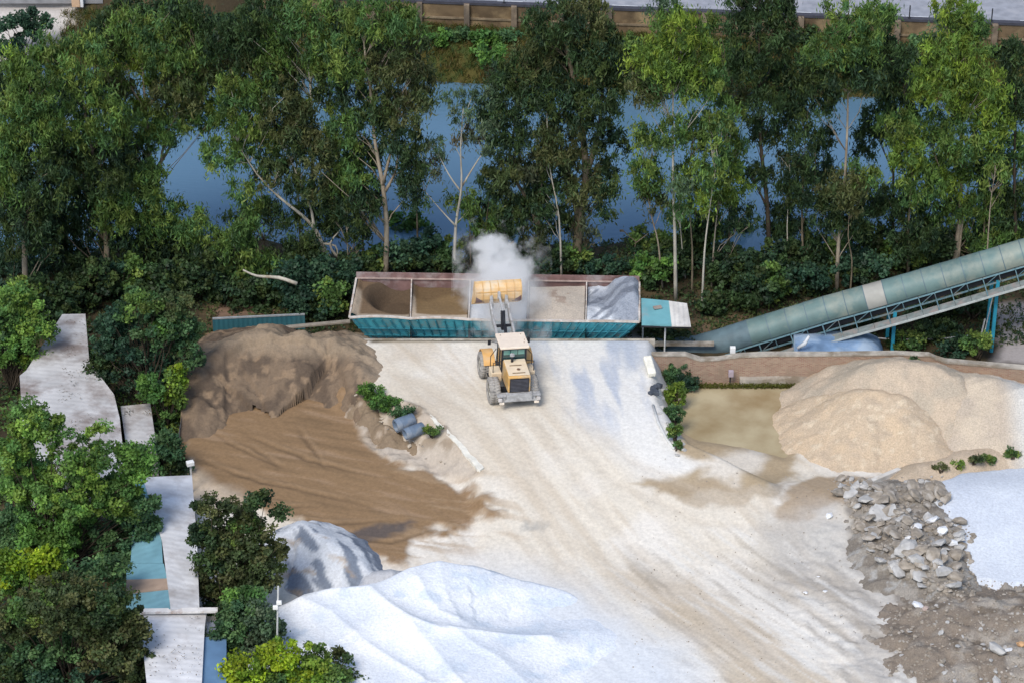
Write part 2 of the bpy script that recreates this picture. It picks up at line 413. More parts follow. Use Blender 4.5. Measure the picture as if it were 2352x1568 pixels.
for pts in ([(1140, 930), (1220, 1060), (1340, 1230), (1520, 1400), (1720, 1560)], [(1215, 930), (1290, 1050), (1420, 1220), (1600, 1390), (1820, 1560)], [(1180, 1000), (1230, 1150), (1280, 1300), (1400, 1420)],
            [(1260, 960), (1400, 1100), (1620, 1200), (1850, 1220)], [(1300, 930), (1450, 1060), (1680, 1160), (1880, 1180)], [(1420, 1240), (1560, 1330), (1760, 1480), (1900, 1600)], [(1500, 1180), (1680, 1300), (1900, 1420), (2050, 1560)], [(1640, 1240), (1800, 1330), (1980, 1400)], [(1600, 1400), (1750, 1500), (1850, 1600)]):
    rut(pts, .35, (.50, .43, .34), .38, .03)
dz += near*ym*(.05*(trk-.5)+.05*(fbm(X*2, Y*2, 3, 95)-.5))
dz += apr*(.08*(bs-.5)+.14)
dz += wedge*(.55*(ridged(X*.9, Y*.9, 4, 97)-.5))
grey_m = pm(X, Y, [(1850, 1200), (2000, 1180), (2420, 1400), (2420, 1700), (1950, 1640), (1780, 1350)], 1.0, .6, .5, 29)
dz += grey_m*(.35*(fbm(X*1.3, Y*1.3, 5, 98)-.5))
Z = Z+dz
ny, nx = X.shape
idx = np.arange(nx*ny).reshape(ny, nx)
Q = np.stack([idx[:-1, :-1], idx[:-1, 1:], idx[1:, 1:], idx[1:, :-1]], -1).reshape(-1, 4)
V = np.stack([X, Y, Z], -1).reshape(-1, 3)
g = mesh_np('ground', V, quads=Q, colors=col.reshape(-1, 3), m=GROUND, smooth=True); g['kind'] = 'structure'
# lake and pond water
def water_mat(name, c, rough, bump, scale, spec=.5):
    m, t, b = newmat(name); N = t.nodes; L = t.links
    b.inputs['Base Color'].default_value = (*c, 1); b.inputs['Roughness'].default_value = rough; b.inputs['Specular IOR Level'].default_value = spec
    b.inputs['IOR'].default_value = 1.33
    tc = N.new('ShaderNodeTexCoord'); mp = N.new('ShaderNodeMapping'); mp.inputs['Scale'].default_value = (.5, 1.6, 1)
    n = N.new('ShaderNodeTexNoise'); n.inputs['Scale'].default_value = scale; n.inputs['Detail'].default_value = 4
    bp = N.new('ShaderNodeBump'); bp.inputs['Strength'].default_value = bump; bp.inputs['Distance'].default_value = .02
    L.new(tc.outputs['Object'], mp.inputs[0]); L.new(mp.outputs[0], n.inputs['Vector']); L.new(n.outputs['Fac'], bp.inputs['Height']); L.new(bp.outputs[0], b.inputs['Normal'])
    return m, t, b
wm, _, _ = water_mat('lake_water', (.095, .185, .27), .10, .9, 2.2, 1.0)
xs = np.arange(-300, 301, 6.0); lv = []; lf_ = []
for i, x in enumerate(xs): lv += [(x, 160.0, -1.5), (x, float(shore_far(np.array(x)))+1.6, -1.5)]
for i in range(len(xs)-1): lf_.append((2*i, 2*i+2, 2*i+3, 2*i+1))
lake = mesh_np('water', lv, faces=lf_, m=wm); lake['kind'] = 'structure'; lake['label'] = 'blue lake behind the row of tall trees'
pmt, t_, b_ = water_mat('pond_water', (.36, .29, .15), .25, .12, 3.0, .35)
N = t_.nodes; L = t_.links; tc = N.new('ShaderNodeTexCoord'); n = N.new('ShaderNodeTexNoise'); n.inputs['Scale'].default_value = .35; n.inputs['Detail'].default_value = 5
cr = N.new('ShaderNodeValToRGB'); cr.color_ramp.elements[0].position = .35; cr.color_ramp.elements[0].color = (.29, .215, .115, 1); cr.color_ramp.elements[1].position = .62; cr.color_ramp.elements[1].color = (.46, .39, .25, 1)
L.new(tc.outputs['Object'], n.inputs['Vector']); L.new(n.outputs['Fac'], cr.inputs[0]); L.new(cr.outputs[0], b_.inputs['Base Color'])
pp = pw([(1500, 870), (2020, 870), (2020, 1070), (1500, 1070)], -.22)
pd = mesh_np('pond_water', [(*p, -.22) for p in pp], faces=[(0, 3, 2, 1)], m=pmt); pd['kind'] = 'structure'
# far road above its retaining wall
def fy(x): return 196.0-.095*x
def strip(name, x0, x1, o0, o1, z, m, kind='structure', step=8):
    xs = np.arange(x0, x1+.01, min(step, x1-x0)); v = []; f = []
    for x in xs: v += [(x, fy(x)+o0, z), (x, fy(x)+o1, z)]
    for i in range(len(xs)-1): f.append((2*i, 2*i+2, 2*i+3, 2*i+1))
    o = mesh_np(name, v, faces=f, m=m); o['kind'] = kind; return o
ASPH = mat('asphalt', (.30, .31, .34), .85, .2, 1.5, dirt=(.36, .36, .38), dirt_amt=.4)
strip('road', -17, 200, .5, 12, 2.80, ASPH)
strip('kerb', -17, 200, 4.95, 5.75, 2.93, mat('kerb_concrete', (.62, .62, .62), .8, .15))
paint = mat('road_paint', (.78, .79, .80), .6, .12)
dm = MB()
for i in range(34):
    x = -14+i*4.3
    dm.add([(x, fy(x)+.75, 2.806), (x+1.9, fy(x+1.9)+.75, 2.806), (x+1.9, fy(x+1.9)+.9, 2.806), (x, fy(x)+.9, 2.806)], [(0, 1, 2, 3)])
dm.build('road_marking', paint)['kind'] = 'structure'

# ------------------------------------------------------------------ heaps of loose material
HEAPS = []
def top(x, y):
    z = float(G(x, y))
    for xs, ys, Hh in HEAPS:
        if xs[0] < x < xs[-1] and ys[0] < y < ys[-1]: z = max(z, float(Hh[min(int((y-ys[0])/(ys[1]-ys[0])+.5), len(ys)-1), min(int((x-xs[0])/(xs[1]-xs[0])+.5), len(xs)-1)]))
    return z
def Wt(u, v):
    z = .6
    for i in range(16): x, y, _ = W(u, v, z); z = .5*z+.5*top(x, y)
    return x, y, top(x, y)
def heap(name, crests, slope, colorf, label, cat='sand pile', m=None, step=.12, amp=.12, nf=1.2, seed=1, rnd=.5, mod=None, group=None, world=False, base=None, skirt=.12, clip=None, hf=.5):
    cr = [c if world else [W(u, v, z) for u, v, z in c] for c in crests]
    allp = [p for c in cr for p in c]; mz = max(p[2] for p in allp)
    ext = mz/slope+1.5
    x0, x1 = min(p[0] for p in allp)-ext, max(p[0] for p in allp)+ext
    y0, y1 = min(p[1] for p in allp)-ext, max(p[1] for p in allp)+ext
    xs = np.arange(x0, x1, step); ys = np.arange(y0, y1, step)
    X, Y = np.meshgrid(xs, ys)
    wx = X+.35*(fbm(X*.7, Y*.7, 3, seed+40)-.5)*2; wy = Y+.35*(fbm(X*.7+9, Y*.7, 3, seed+50)-.5)*2
    hs = []
    for c in cr:
        d, z = segdist(wx, wy, c); hs.append(z-slope*(np.sqrt(d*d+rnd*rnd)-rnd))
    k = 6.0; Hh = np.log(sum(np.exp(np.clip(k*h, -60, 60)) for h in hs))/k
    Hh = Hh+amp*(fbm(X*nf, Y*nf, 5, seed)-.5)*2+amp*hf*(fbm(X*nf*4, Y*nf*4, 3, seed+7)-.5)
    g0 = G(X, Y) if base is None else np.zeros_like(X)+base
    if mod is not None: Hh = mod(X, Y, Hh, g0)
    keep = Hh > g0-skirt
    if clip is not None: keep &= clip(X, Y)
    fk = keep[:-1, :-1] | keep[1:, :-1] | keep[:-1, 1:] | keep[1:, 1:]
    if clip is not None: fk &= keep[:-1, :-1] & keep[1:, 1:]
    Hh = np.maximum(Hh, g0-.5)
    HEAPS.append((xs, ys, np.where(keep, Hh, -9)))
    cl = colorf(X, Y, Hh)
    ny, nx = X.shape; idx = np.arange(nx*ny).reshape(ny, nx)
    Q = np.stack([idx[:-1, :-1], idx[:-1, 1:], idx[1:, 1:], idx[1:, :-1]], -1)[fk]
    used = np.unique(Q); remap = np.zeros(nx*ny, np.int64); remap[used] = np.arange(len(used))
    V = np.stack([X, Y, Hh], -1).reshape(-1, 3)[used]
    org = (float(np.mean([p[0] for p in allp])), float(np.mean([p[1] for p in allp])), 0.0)
    o = mesh_np(name, V, quads=remap[Q], colors=cl.reshape(-1, 3)[used], m=m or PILE, smooth=True, origin=org)
    return tag(o, label, cat, group)
def two(c1, c2, nf, seed, th=.5, k=5, c3=None):
    def f(X, Y, H):
        a = ss((fbm(X*nf, Y*nf, 5, seed)-th)*k+.5); c = np.zeros(X.shape+(3,))+np.array(c1); c = lay(c, np.array(c2), a)
        if c3 is not None:
            b = ss((fbm(X*nf*2+5, Y*nf*2, 4, seed+3)-.6)*8); c = lay(c, np.array(c3), b)
        return c
    return f
# brown sand pile with a scooped face
scoopA = [W(u, v, z)[:2] for u, v, z in [(520, 1000, 0), (520, 880, 1.2), (560, 835, 2), (640, 812, 2.4), (720, 812, 2.4), (775, 850, 2), (800, 915, 1.2), (815, 1000, 0)]]
def brown_mod(X, Y, Hh, g0):
    d = sdist(X+.3*(fbm(X*1.5, Y*1.5, 3, 5)-.5), Y, scoopA)
    Hh = Hh-.36*ss(d/.25+.5)
    Hh = Hh+.45*(ridged(X*.6, Y*.75, 4, 14)-.55)*ss((Hh-.1)*1.2)
    pr = stretched(X, Y, R(70), 2.5, .5, 15)
    return Hh+.3*(pr-.5)*ss((Hh-.3))
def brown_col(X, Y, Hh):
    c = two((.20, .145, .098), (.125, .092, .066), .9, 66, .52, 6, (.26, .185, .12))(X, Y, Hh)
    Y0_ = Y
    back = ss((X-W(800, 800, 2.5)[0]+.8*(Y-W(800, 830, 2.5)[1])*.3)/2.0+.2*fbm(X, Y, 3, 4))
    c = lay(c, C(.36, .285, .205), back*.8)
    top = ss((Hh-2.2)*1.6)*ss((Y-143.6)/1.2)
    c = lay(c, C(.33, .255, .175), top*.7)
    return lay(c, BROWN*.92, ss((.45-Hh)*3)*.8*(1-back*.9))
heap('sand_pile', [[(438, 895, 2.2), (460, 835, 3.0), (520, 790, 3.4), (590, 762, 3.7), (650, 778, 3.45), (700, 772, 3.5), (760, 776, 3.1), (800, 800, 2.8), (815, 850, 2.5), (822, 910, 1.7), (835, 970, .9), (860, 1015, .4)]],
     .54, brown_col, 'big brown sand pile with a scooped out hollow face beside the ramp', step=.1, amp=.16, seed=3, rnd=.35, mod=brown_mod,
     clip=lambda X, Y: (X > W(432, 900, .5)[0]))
# spur of rocky earth along the wedge bank
heap('earth_bank', [[(838, 905, 1.9), (850, 950, 1.55), (900, 985, 1.35), (960, 1010, 1.1)]], .85,
     two((.42, .34, .26), (.24, .18, .12), 1.6, 12, .5, 7), 'lumpy pale earth bank between the brown sand and the ramp', 'earth bank', amp=.5, nf=1.3, seed=9, rnd=.3, m=PILE)
# white crushed stone in the foreground
WC = [W(u, v, z) for u, v, z in [(600, 1410, 1.2), (655, 1400, 1.2), (740, 1375, 1.35), (860, 1352, 1.6), (940, 1312, 1.7), (1010, 1294, 1.75), (1080, 1300, 1.5), (1180, 1325, .9), (1290, 1350, .4), (1500, 1450, .2)]]
WCX = [p[0] for p in WC]; WCY = [p[1] for p in WC]
def ridges(lines):
    P = [([W(u, v, z)[:2] for u, v, z in l], h, wdt) for l, h, wdt in lines]
    def mod(X, Y, Hh, g0):
        for l, h, wdt in P:
            d, _ = segdist(X+.3*(fbm(X*.5, Y*.5, 2, 3)-.5), Y, l)
            n = len(l); side = np.zeros_like(X); best = np.full(X.shape, 1e9)
            Hh = Hh+h*np.exp(-d/wdt)
        yc = np.interp(X, WCX, WCY); return Hh-.55*np.clip(Y-yc-.3, 0, 9)
    return mod
wr = ridges([([(700, 1378, 1), (850, 1362, 1.4), (900, 1400, 1.5), (941, 1424, 1.5), (1013, 1447, 1.4), (1104, 1453, 1), (1268, 1469, .5)], .34, .6),
             ([(690, 1395, 1), (759, 1420, 1), (832, 1475, 1.2), (922, 1524, 1.2), (1000, 1568, 1.2)], .32, .6),
             ([(960, 1335, 1.5), (975, 1360, 1.5), (1013, 1400, 1.4), (1068, 1432, 1)], .26, .55),
             ([(941, 1435, 1.4), (995, 1490, 1.4), (1068, 1575, 1.2)], .28, .6),
             ([(1020, 1448, 1), (1150, 1520, .8), (1250, 1600, .8)], .2, .8)])
heap('crushed_stone_pile', [[(655, 1400, 1.2), (740, 1375, 1.35), (860, 1352, 1.6), (940, 1312, 1.7), (1010, 1294, 1.75), (1080, 1302, 1.35), (1180, 1330, .65), (1290, 1360, .1)],
      [(680, 1480, 1.3), (850, 1560, 1.2), (1000, 1640, 1.1), (1150, 1500, .8), (1330, 1460, .3)], [(900, 1420, 1.4), (1050, 1500, 1.1), (1150, 1620, 1.0)]], .24,
     two((.70, .74, .79), (.79, .81, .83), .35, 22, .5, 3, (.63, .69, .76)), 'wide low pile of bluish white crushed stone with soft curving ridges in the foreground', 'stone pile',
     amp=.05, nf=.6, seed=12, rnd=.8, mod=wr, step=.1, m=PILE, skirt=.05)
def grey_col(X, Y, H):
    c = np.zeros(X.shape+(3,))+C(.62, .64, .66)
    s = stretched(X, Y, R(-55), 2.2, .6, 35)
    c = lay(c, C(.15, .18, .23), ss((s-.50)*9)*.9); return lay(c, C(.40, .30, .2), ss((stretched(X, Y, R(-30), 2, .5, 36)-.62)*9)*.7)
heap('stone_dust_pile', [[(640, 1230, 1.3), (700, 1200, 1.8), (760, 1240, 1.9), (815, 1275, 1.5), (850, 1310, .8)]], .7, grey_col,
     'grey and white streaked stone dust pile between the olive tree and the brown sand', 'stone pile', amp=.14, nf=1.1, seed=17, rnd=.4)
heap('slate_pile', [[(850, 1312, .9), (900, 1308, 1.0), (935, 1312, .5)]], .8,
     two((.30, .33, .38), (.45, .46, .48), 1.2, 5), 'small slate grey pile squeezed behind the big white stone pile', 'stone pile', amp=.1, seed=19, rnd=.2)
heap('dark_spoil_heap', [[(705, 1198, .5), (745, 1203, .55), (780, 1215, .45)]], .8,
     two((.10, .10, .10), (.55, .52, .47), 1.6, 6, .55, 8), 'low heap of blackish spoil with pale lumps behind the grey stone dust', 'spoil heap', amp=.2, nf=2, seed=29, rnd=.15)
# gravel piles on the right
gcol = lambda a, b, c=None: two(a, b, .8, 44, .5, 4, c)
heap('gravel_pile', [[(2035, 834, 3.0), (2075, 830, 3.2), (2130, 840, 3.1), (2190, 866, 2.7)], [(2035, 834, 3.0), (1990, 858, 2.2), (1960, 885, 1.4)]], .58,
     gcol((.53, .43, .32), (.46, .39, .30)), 'tall grey tan gravel pile against the brick wall, behind the orange tan cone', 'gravel pile', m=GRAVEL, amp=.14, seed=23)
heap('gravel_pile', [[(1995, 905, 2.3), (2025, 896, 2.45), (2065, 915, 2.2)], [(1992, 905, 2.2), (1980, 960, 1.4), (1965, 1020, .7)], [(2060, 915, 2.2), (2110, 965, 1.6), (2150, 1020, .9)]], .52,
     two((.58, .45, .31), (.53, .42, .30), 1.5, 45, .5, 4, (.62, .51, .37)), 'orange tan gravel cone in front, its foot at the edge of the muddy pond', 'gravel pile', m=GRAVEL, amp=.16, seed=25)
heap('gravel_pile', [[(2180, 862, 2.4), (2260, 872, 2.7), (2330, 890, 2.8), (2480, 905, 2.8)], [(2260, 876, 2.6), (2240, 950, 1.9), (2210, 1010, .9)], [(2330, 895, 2.7), (2345, 960, 1.5)]], .56,
     lambda X, Y, H: lay(two((.56, .47, .36), (.50, .42, .33), .8, 46)(X, Y, H), C(.60, .60, .57), ss((X-W(2290, 930, 2)[0])/1.5)*.8), 'pale grey gravel pile at the right edge of the photo below the wall', 'gravel pile', m=GRAVEL, amp=.12, seed=27)
# pale stone shelf at right, rubble
BEDP = [W(u, v, .5)[:2] for u, v in [(2128, 1135), (2200, 1078), (2300, 1064), (2480, 1060), (2480, 1335), (2300, 1345), (2230, 1330), (2180, 1235)]]
def flat_mod(X, Y, Hh, g0):
    d = sdist(X+.5*(fbm(X*.9, Y*.9, 3, 61)-.5), Y+.5*(fbm(X*.9, Y*.9, 3, 62)-.5), BEDP)
    return np.where(d > -.3, g0+np.minimum(.4, .05+d*.8), g0-1)+.05*(fbm(X*1.1, Y*1.1, 4, 2)-.5)
heap('stone_dust_bed', [[(2200, 1120, 1.5), (2300, 1090, 1.6), (2450, 1090, 1.6), (2450, 1270, 1.6), (2300, 1290, 1.5), (2240, 1210, 1.5)], [(2300, 1180, 1.9), (2450, 1180, 1.9)]], .7,
     two((.64, .68, .73), (.57, .61, .67), .4, 47, .5, 3), 'flat bed of pale blue white stone dust behind the rubble heap', 'stone pile', amp=.1, seed=31, mod=flat_mod, rnd=.1)
heap('rubble_heap', [[(1960, 1125, .8), (2030, 1150, 1.1), (2080, 1210, 1.5), (2130, 1260, 1.5), (2180, 1330, 1.0)], [(2000, 1200, .9), (2050, 1270, .9)], [(2050, 1110, .8), (2120, 1130, .9), (2170, 1220, 1.1)]], .55,
     two((.21, .185, .155), (.30, .275, .24), 1.6, 48, .5, 8, (.34, .33, .31)), 'jagged heap of broken brown earth slabs and rubble', 'rubble', amp=.25, nf=1.8, seed=33, m=GRAVEL, step=.1)
heap('spoil_mound', [[(2200, 1400, 1.1), (2280, 1390, 1.2), (2420, 1400, 1.3)], [(2180, 1480, .7), (2300, 1500, 1.0), (2450, 1500, 1.1)], [(2080, 1450, .35), (2150, 1520, .45), (2250, 1600, .6), (2450, 1620, .8)]], .35,
     two((.235, .195, .155), (.34, .305, .26), .7, 49, .5, 7, (.17, .14, .11)), 'dark stony spoil mound in the lower right corner', 'spoil heap', amp=.35, nf=1.4, seed=34, m=GRAVEL)
heap('gravel_pile', [[(2080, 1085, .5), (2200, 1048, .8), (2330, 1022, .9), (2450, 1005, 1.0)], ], .6,
     two((.52, .42, .31), (.45, .36, .26), .9, 52), 'thin tan gravel spread with grass tufts along its lower edge', 'gravel pile', m=GRAVEL, amp=.08, seed=36)
heap('stone_dust_pile', [[(1842, 775, 1.3), (1900, 778, 1.3), (1960, 790, 1.0)]], .5, two((.3, .4, .55), (.42, .5, .62), 1, 53), 'x', 'stone pile') if False else None

# ------------------------------------------------------------------ concrete, walls, fences
CONC = mat('concrete', (.42, .38, .32), .85, .35, 1.8, bump=.4, dirt=(.22, .18, .13), dirt_amt=.55)
CONCL = mat('pale_concrete', (.66, .63, .57), .85, .2, 1.8, bump=.3, dirt=(.5, .44, .36), dirt_amt=.4)
def brick_mat():
    m, t, b = newmat('brick'); N = t.nodes; L = t.links
    tc = N.new('ShaderNodeTexCoord'); br = N.new('ShaderNodeTexBrick'); mp = N.new('ShaderNodeMapping'); mp.inputs['Rotation'].default_value = (R(90), 0, 0)
    br.inputs['Scale'].default_value = 1; br.inputs['Brick Width'].default_value = .25; br.inputs['Row Height'].default_value = .08; br.inputs['Mortar Size'].default_value = .012
    br.inputs['Color1'].default_value = (.26, .135, .09, 1); br.inputs['Color2'].default_value = (.37, .25, .17, 1); br.inputs['Mortar'].default_value = (.34, .29, .23, 1)
    n = N.new('ShaderNodeTexNoise'); n.inputs['Scale'].default_value = 1.1; n.inputs['Detail'].default_value = 8; n.inputs['Roughness'].default_value = .7
    r = N.new('ShaderNodeMapRange'); r.inputs[1].default_value = .48; r.inputs[2].default_value = .66
    mx = N.new('ShaderNodeMix'); mx.data_type = 'RGBA'; mx.inputs[7].default_value = (.27, .20, .145, 1)
    L.new(tc.outputs['Object'], mp.inputs[0]); L.new(mp.outputs[0], br.inputs['Vector']); L.new(tc.outputs['Object'], n.inputs['Vector'])
    L.new(n.outputs['Fac'], r.inputs[0]); L.new(r.outputs[0], mx.inputs[0]); L.new(br.outputs['Color'], mx.inputs[6]); L.new(mx.outputs[2], b.inputs['Base Color'])
    b.inputs['Roughness'].default_value = .9
    return m
BRICK = brick_mat()
def wallstrip(mb, pts, th, jit=0):
    """pts: (x, y, ztop, zbot) along the wall"""
    P = []
    for i, (x, y, zt, zb) in enumerate(pts):
        P += [(x, y, zb), (x, y, zt), (x, y+th, zt), (x, y+th, zb)]
    Fs = []
    for i in range(len(pts)-1):
        for k in range(4): Fs.append((4*i+k, 4*i+(k+1) % 4, 4*i+4+(k+1) % 4, 4*i+4+k))
    Fs += [(3, 2, 1, 0), tuple(4*(len(pts)-1)+k for k in range(4))]
    mb.add(P, Fs)
def top_at(u, v, y): p = WY(u, v, y); return p[0], p[2]
br = wroot('brick_wall', (15, 146, 0), 'long weathered brick retaining wall behind the muddy pond, below the conveyor', 'wall')
wp = []
for u, v, y in [(1484, 817, 146), (1575, 817, 146), (1592, 824, 146), (1610, 829, 146), (1650, 827, 146), (1700, 820, 146), (1760, 818, 146), (1900, 817, 146), (2060, 815, 146), (2135, 818, 145.8), (2150, 826, 145.8), (2172, 833, 145.4), (2250, 840, 144.9), (2352, 848, 144.2), (2600, 868, 142.5)]:
    x, z = top_at(u, v, y); wp.append((x, y, z, -1.0))
m1 = MB(); wallstrip(m1, wp, .35); m1.build('wall_body', BRICK, br)
m2 = MB(); wallstrip(m2, [(x, y-.05, z+.09+.03*math.sin(x*3), z+.001) for x, y, z, b in wp], .45); m2.build('coping', CONC, br)
m3 = MB(); lp = [(WY(u, 866, 145.6)[0], 145.62, .32+.03*math.sin(u*.05), -.9) for u in range(1700, 2050, 25)]; wallstrip(m3, lp, .37); m3.build('footing', CONC, br)
# moss strip at the wall foot
# platform edge beam below the hoppers
bmz = MB(); bmz.box((-.6, 147.45, 1.05), (18.4, .16, 1.98)); e = bmz.build('retaining_wall', CONC, bevel=.02, origin=(-.6, 147.5, 0)); tag(e, 'thin concrete edge beam along the top of the ramp in front of the teal hoppers', 'wall')
# kerb along the ramp's left edge down to its tip
kp = [Wg(u, v) for u, v in [(960, 936), (985, 955), (1010, 978), (1040, 1006), (1065, 1035), (1088, 1060), (1106, 1082)]]
km = MB(); kk_ = [Vector(p) for p in kp]; kk_ = smooth_path(kk_, 4)
for i in range(len(kk_)): kk_[i] += Vector((random.uniform(-.05, .05), random.uniform(-.05, .05), random.uniform(-.03, .05)))
P_ = []
for i, p in enumerate(kk_):
    d = (kk_[min(i+1, len(kk_)-1)]-kk_[max(i-1, 0)]).normalized(); q = Vector((d.y, -d.x, 0)).normalized()*(.10+.10*i/len(kk_)+random.uniform(-.02, .02))
    P_ += [p+q-Vector((0, 0, .4)), p+q+Vector((0, 0, .10)), p-q+Vector((0, 0, .10)), p-q-Vector((0, 0, .4))]
km.add(P_, [(4*i+k, 4*i+(k+1) % 4, 4*i+4+(k+1) % 4, 4*i+4+k) for i in range(len(kk_)-1) for k in range(4)]+[(3, 2, 1, 0), tuple(4*(len(kk_)-1)+k for k in range(4))])
tag(km.build('concrete_kerb', mat('kerb_white', (.74, .71, .62), .85, .15, 3, bump=.4), bevel=.04, origin=kp[3]), 'crumbling whitish concrete kerb at the pointed end of the bank', 'kerb')
# ledge beam at the right
a, b = Wg(1940, 1135), Wg(2065, 1085); km = MB(); km.bar((a[0], a[1], a[2]+.05), (b[0], b[1], b[2]+.12), .3, .4)
tag(km.build('concrete_beam', CONCL, bevel=.04, origin=a), 'broken concrete beam along the top of the rubble heap', 'beam')
# dark panel fence near the lake
x0, z0 = top_at(1328, 578, 163.0); x1, z1 = top_at(1472, 592, 163.0)
fm = wroot('lakeside_fence', ((x0+x1)/2, 163, 0), 'dark fence panel at the lake shore between the thick grey trunk and the slim trunks', 'fence')
DARKM = mat('dark_sheet', (.02, .025, .035), .7, .3, 2)
fb = MB(); wallstrip(fb, [(x0, 163, z0, -.6), (x1, 163, z1-.1, -.6)], .06); fb.build('panel', DARKM, fm)
for t in (0, .33, .66, 1):
    fp = MB(); fp.box((x0+(x1-x0)*t, 162.93, (z0-.6)/2), (.08, .08, z0+.7)); fp.build('post', DARKM, fm)
# teal sheet fence behind the brown pile
def corr_mat(name, c1, pitch=.2, axis='X', rough=.5, dirt=(.25, .25, .22), var=.15, amt=.5, c2=None, bst=.6):
    m = mat(name, c1, rough, var, .8, dirt=dirt, dirt_amt=amt); t = m.node_tree; N = t.nodes; L = t.links; b = N['Principled BSDF']
    tc = N.new('ShaderNodeTexCoord'); wv = N.new('ShaderNodeTexWave'); wv.wave_type = 'BANDS'; wv.bands_direction = axis
    wv.inputs['Scale'].default_value = 1/pitch/3.14159*1.0; wv.inputs['Distortion'].default_value = 0
    L.new(tc.outputs['Object'], wv.inputs['Vector'])
    bp = N.new('ShaderNodeBump'); bp.inputs['Strength'].default_value = bst; bp.inputs['Distance'].default_value = .04
    L.new(wv.outputs['Fac'], bp.inputs['Height']); L.new(bp.outputs[0], b.inputs['Normal']); return m
TEALS = corr_mat('teal_sheet', (.03, .12, .15), .3, 'X', dirt=(.05, .12, .13))
a = WY(488, 734, 151.5); b = WY(700, 724, 152.2)
tf = wroot('sheet_fence', ((a[0]+b[0])/2, 152, 0), 'dark teal metal sheet fence behind the crest of the brown sand pile', 'fence')
fb = MB(); wallstrip(fb, [(a[0], a[1], a[2], -.2), (b[0], b[1], b[2], -.2)], .06); fb.build('panel', TEALS, tf)
fb = MB(); fb.bar((a[0], a[1]+.03, a[2]+.05), (b[0], b[1]+.03, b[2]+.05), .12, .09); fb.build('top_rail', mat('grey_rail', (.30, .32, .33), .6), tf)
# ledge slab from the fence to the hopper
a = WY(655, 752, 150.6); b = WY(805, 738, 150.6)
ls = MB(); ls.bar(a, b, .3, .15); tag(ls.build('concrete_ledge', mat('dull_concrete', (.26, .23, .19), .9, .3, 2), bevel=.03, origin=(a[0], a[1], 0)), 'dusty concrete ledge left of the hopper row', 'ledge')

# far retaining wall of the road
OLDW = mat('old_wall', (.15, .105, .06), .95, .5, .6, dirt=(.30, .22, .12), dirt_amt=.42, bump=.5)
DARKC = mat('dark_coping', (.06, .06, .075), .8, .2, 2)
fw = wroot('roadside_wall', (20, 195, 0), 'long stained old retaining wall with piers below the far road', 'wall')
xs = np.arange(-19, 205, 8.0); mw = MB(); wallstrip(mw, [(x, fy(x), 2.78, .4) for x in xs], .4); mw.build('wall_body', OLDW, fw)
mw = MB(); wallstrip(mw, [(x, fy(x)-.08, 2.98, 2.785) for x in xs], .5); mw.build('coping', DARKC, fw)
mw = MB(); wallstrip(mw, [(x, fy(x)-.10, 1.75, 1.60) for x in xs], .12); mw.build('string_course', mat('wall_band', (.22, .17, .11), .9, .35, 1.5), fw)
PIER = mat('pier_stone', (.22, .17, .12), .95, .4, 1.5, dirt=(.12, .10, .08), dirt_amt=.5)
POSTM = mat('black_post', (.03, .03, .035), .6)
for i in range(22):
    x = -17.6+i*3.55
    pm_ = MB(); pm_.box((x, fy(x)-.2, 1.65), (.42, .42, 2.5)); pm_.build('pier', PIER, fw, bevel=.02)
for i in range(14):
    x = -6.6+i*6.0
    o = MB(); o.tube([(x, fy(x)+.1, 2.9), (x, fy(x)+.1, 4.0)], .05, 6); o.box((x, fy(x)+.1, 3.0), (.2, .2, .1))
    o = o.build('road_post', POSTM, origin=(x, fy(x)+.1, 2.9)); tag(o, 'thin black post standing on the wall beside the far road', 'post', 'black posts along the far road wall')

# ------------------------------------------------------------------ far top-left building
WHITEW = mat('white_wall', (.74, .74, .75), .8, .08, 1)
bl = wroot('white_building', (-36, 204, 0), 'white walled building with an orange brown pillar at the top left corner', 'building')
yb = 200.0; xL, zb = top_at(-150, 30, yb); xR, _ = top_at(235, 16, yb)
zb = 1.6
mb = MB(); mb.box(((xL+xR)/2, yb+5, zb+3), (xR-xL, 10, 6)); mb.build('wall', WHITEW, bl)
mb = MB(); mb.box(((xL+xR)/2, yb-.25, zb+.15), (xR-xL+.3, .5, .5)); mb.build('plinth', mat('plinth_grey', (.28, .28, .29), .9, .3, 1.5), bl)
px_, _ = top_at(176, 10, yb-.6); mb = MB(); mb.box((px_, yb-.75, zb+2.9), (.62, .5, 6.2)); mb.build('pillar', mat('pillar_orange', (.62, .42, .27), .8, .1), bl, bevel=.03)
mb = MB(); mb.box((px_+.45, yb-.75, zb+2.9), (.22, .46, 6.2)); mb.build('pillar_edge', WHITEW, bl)
mb = MB()
for k in range(3): mb.box((px_+1.2+k*.5, yb-.06, zb+3.2), (.3, .1, 4.0))
mb.build('window', mat('pale_glass', (.30, .36, .42), .2), bl)

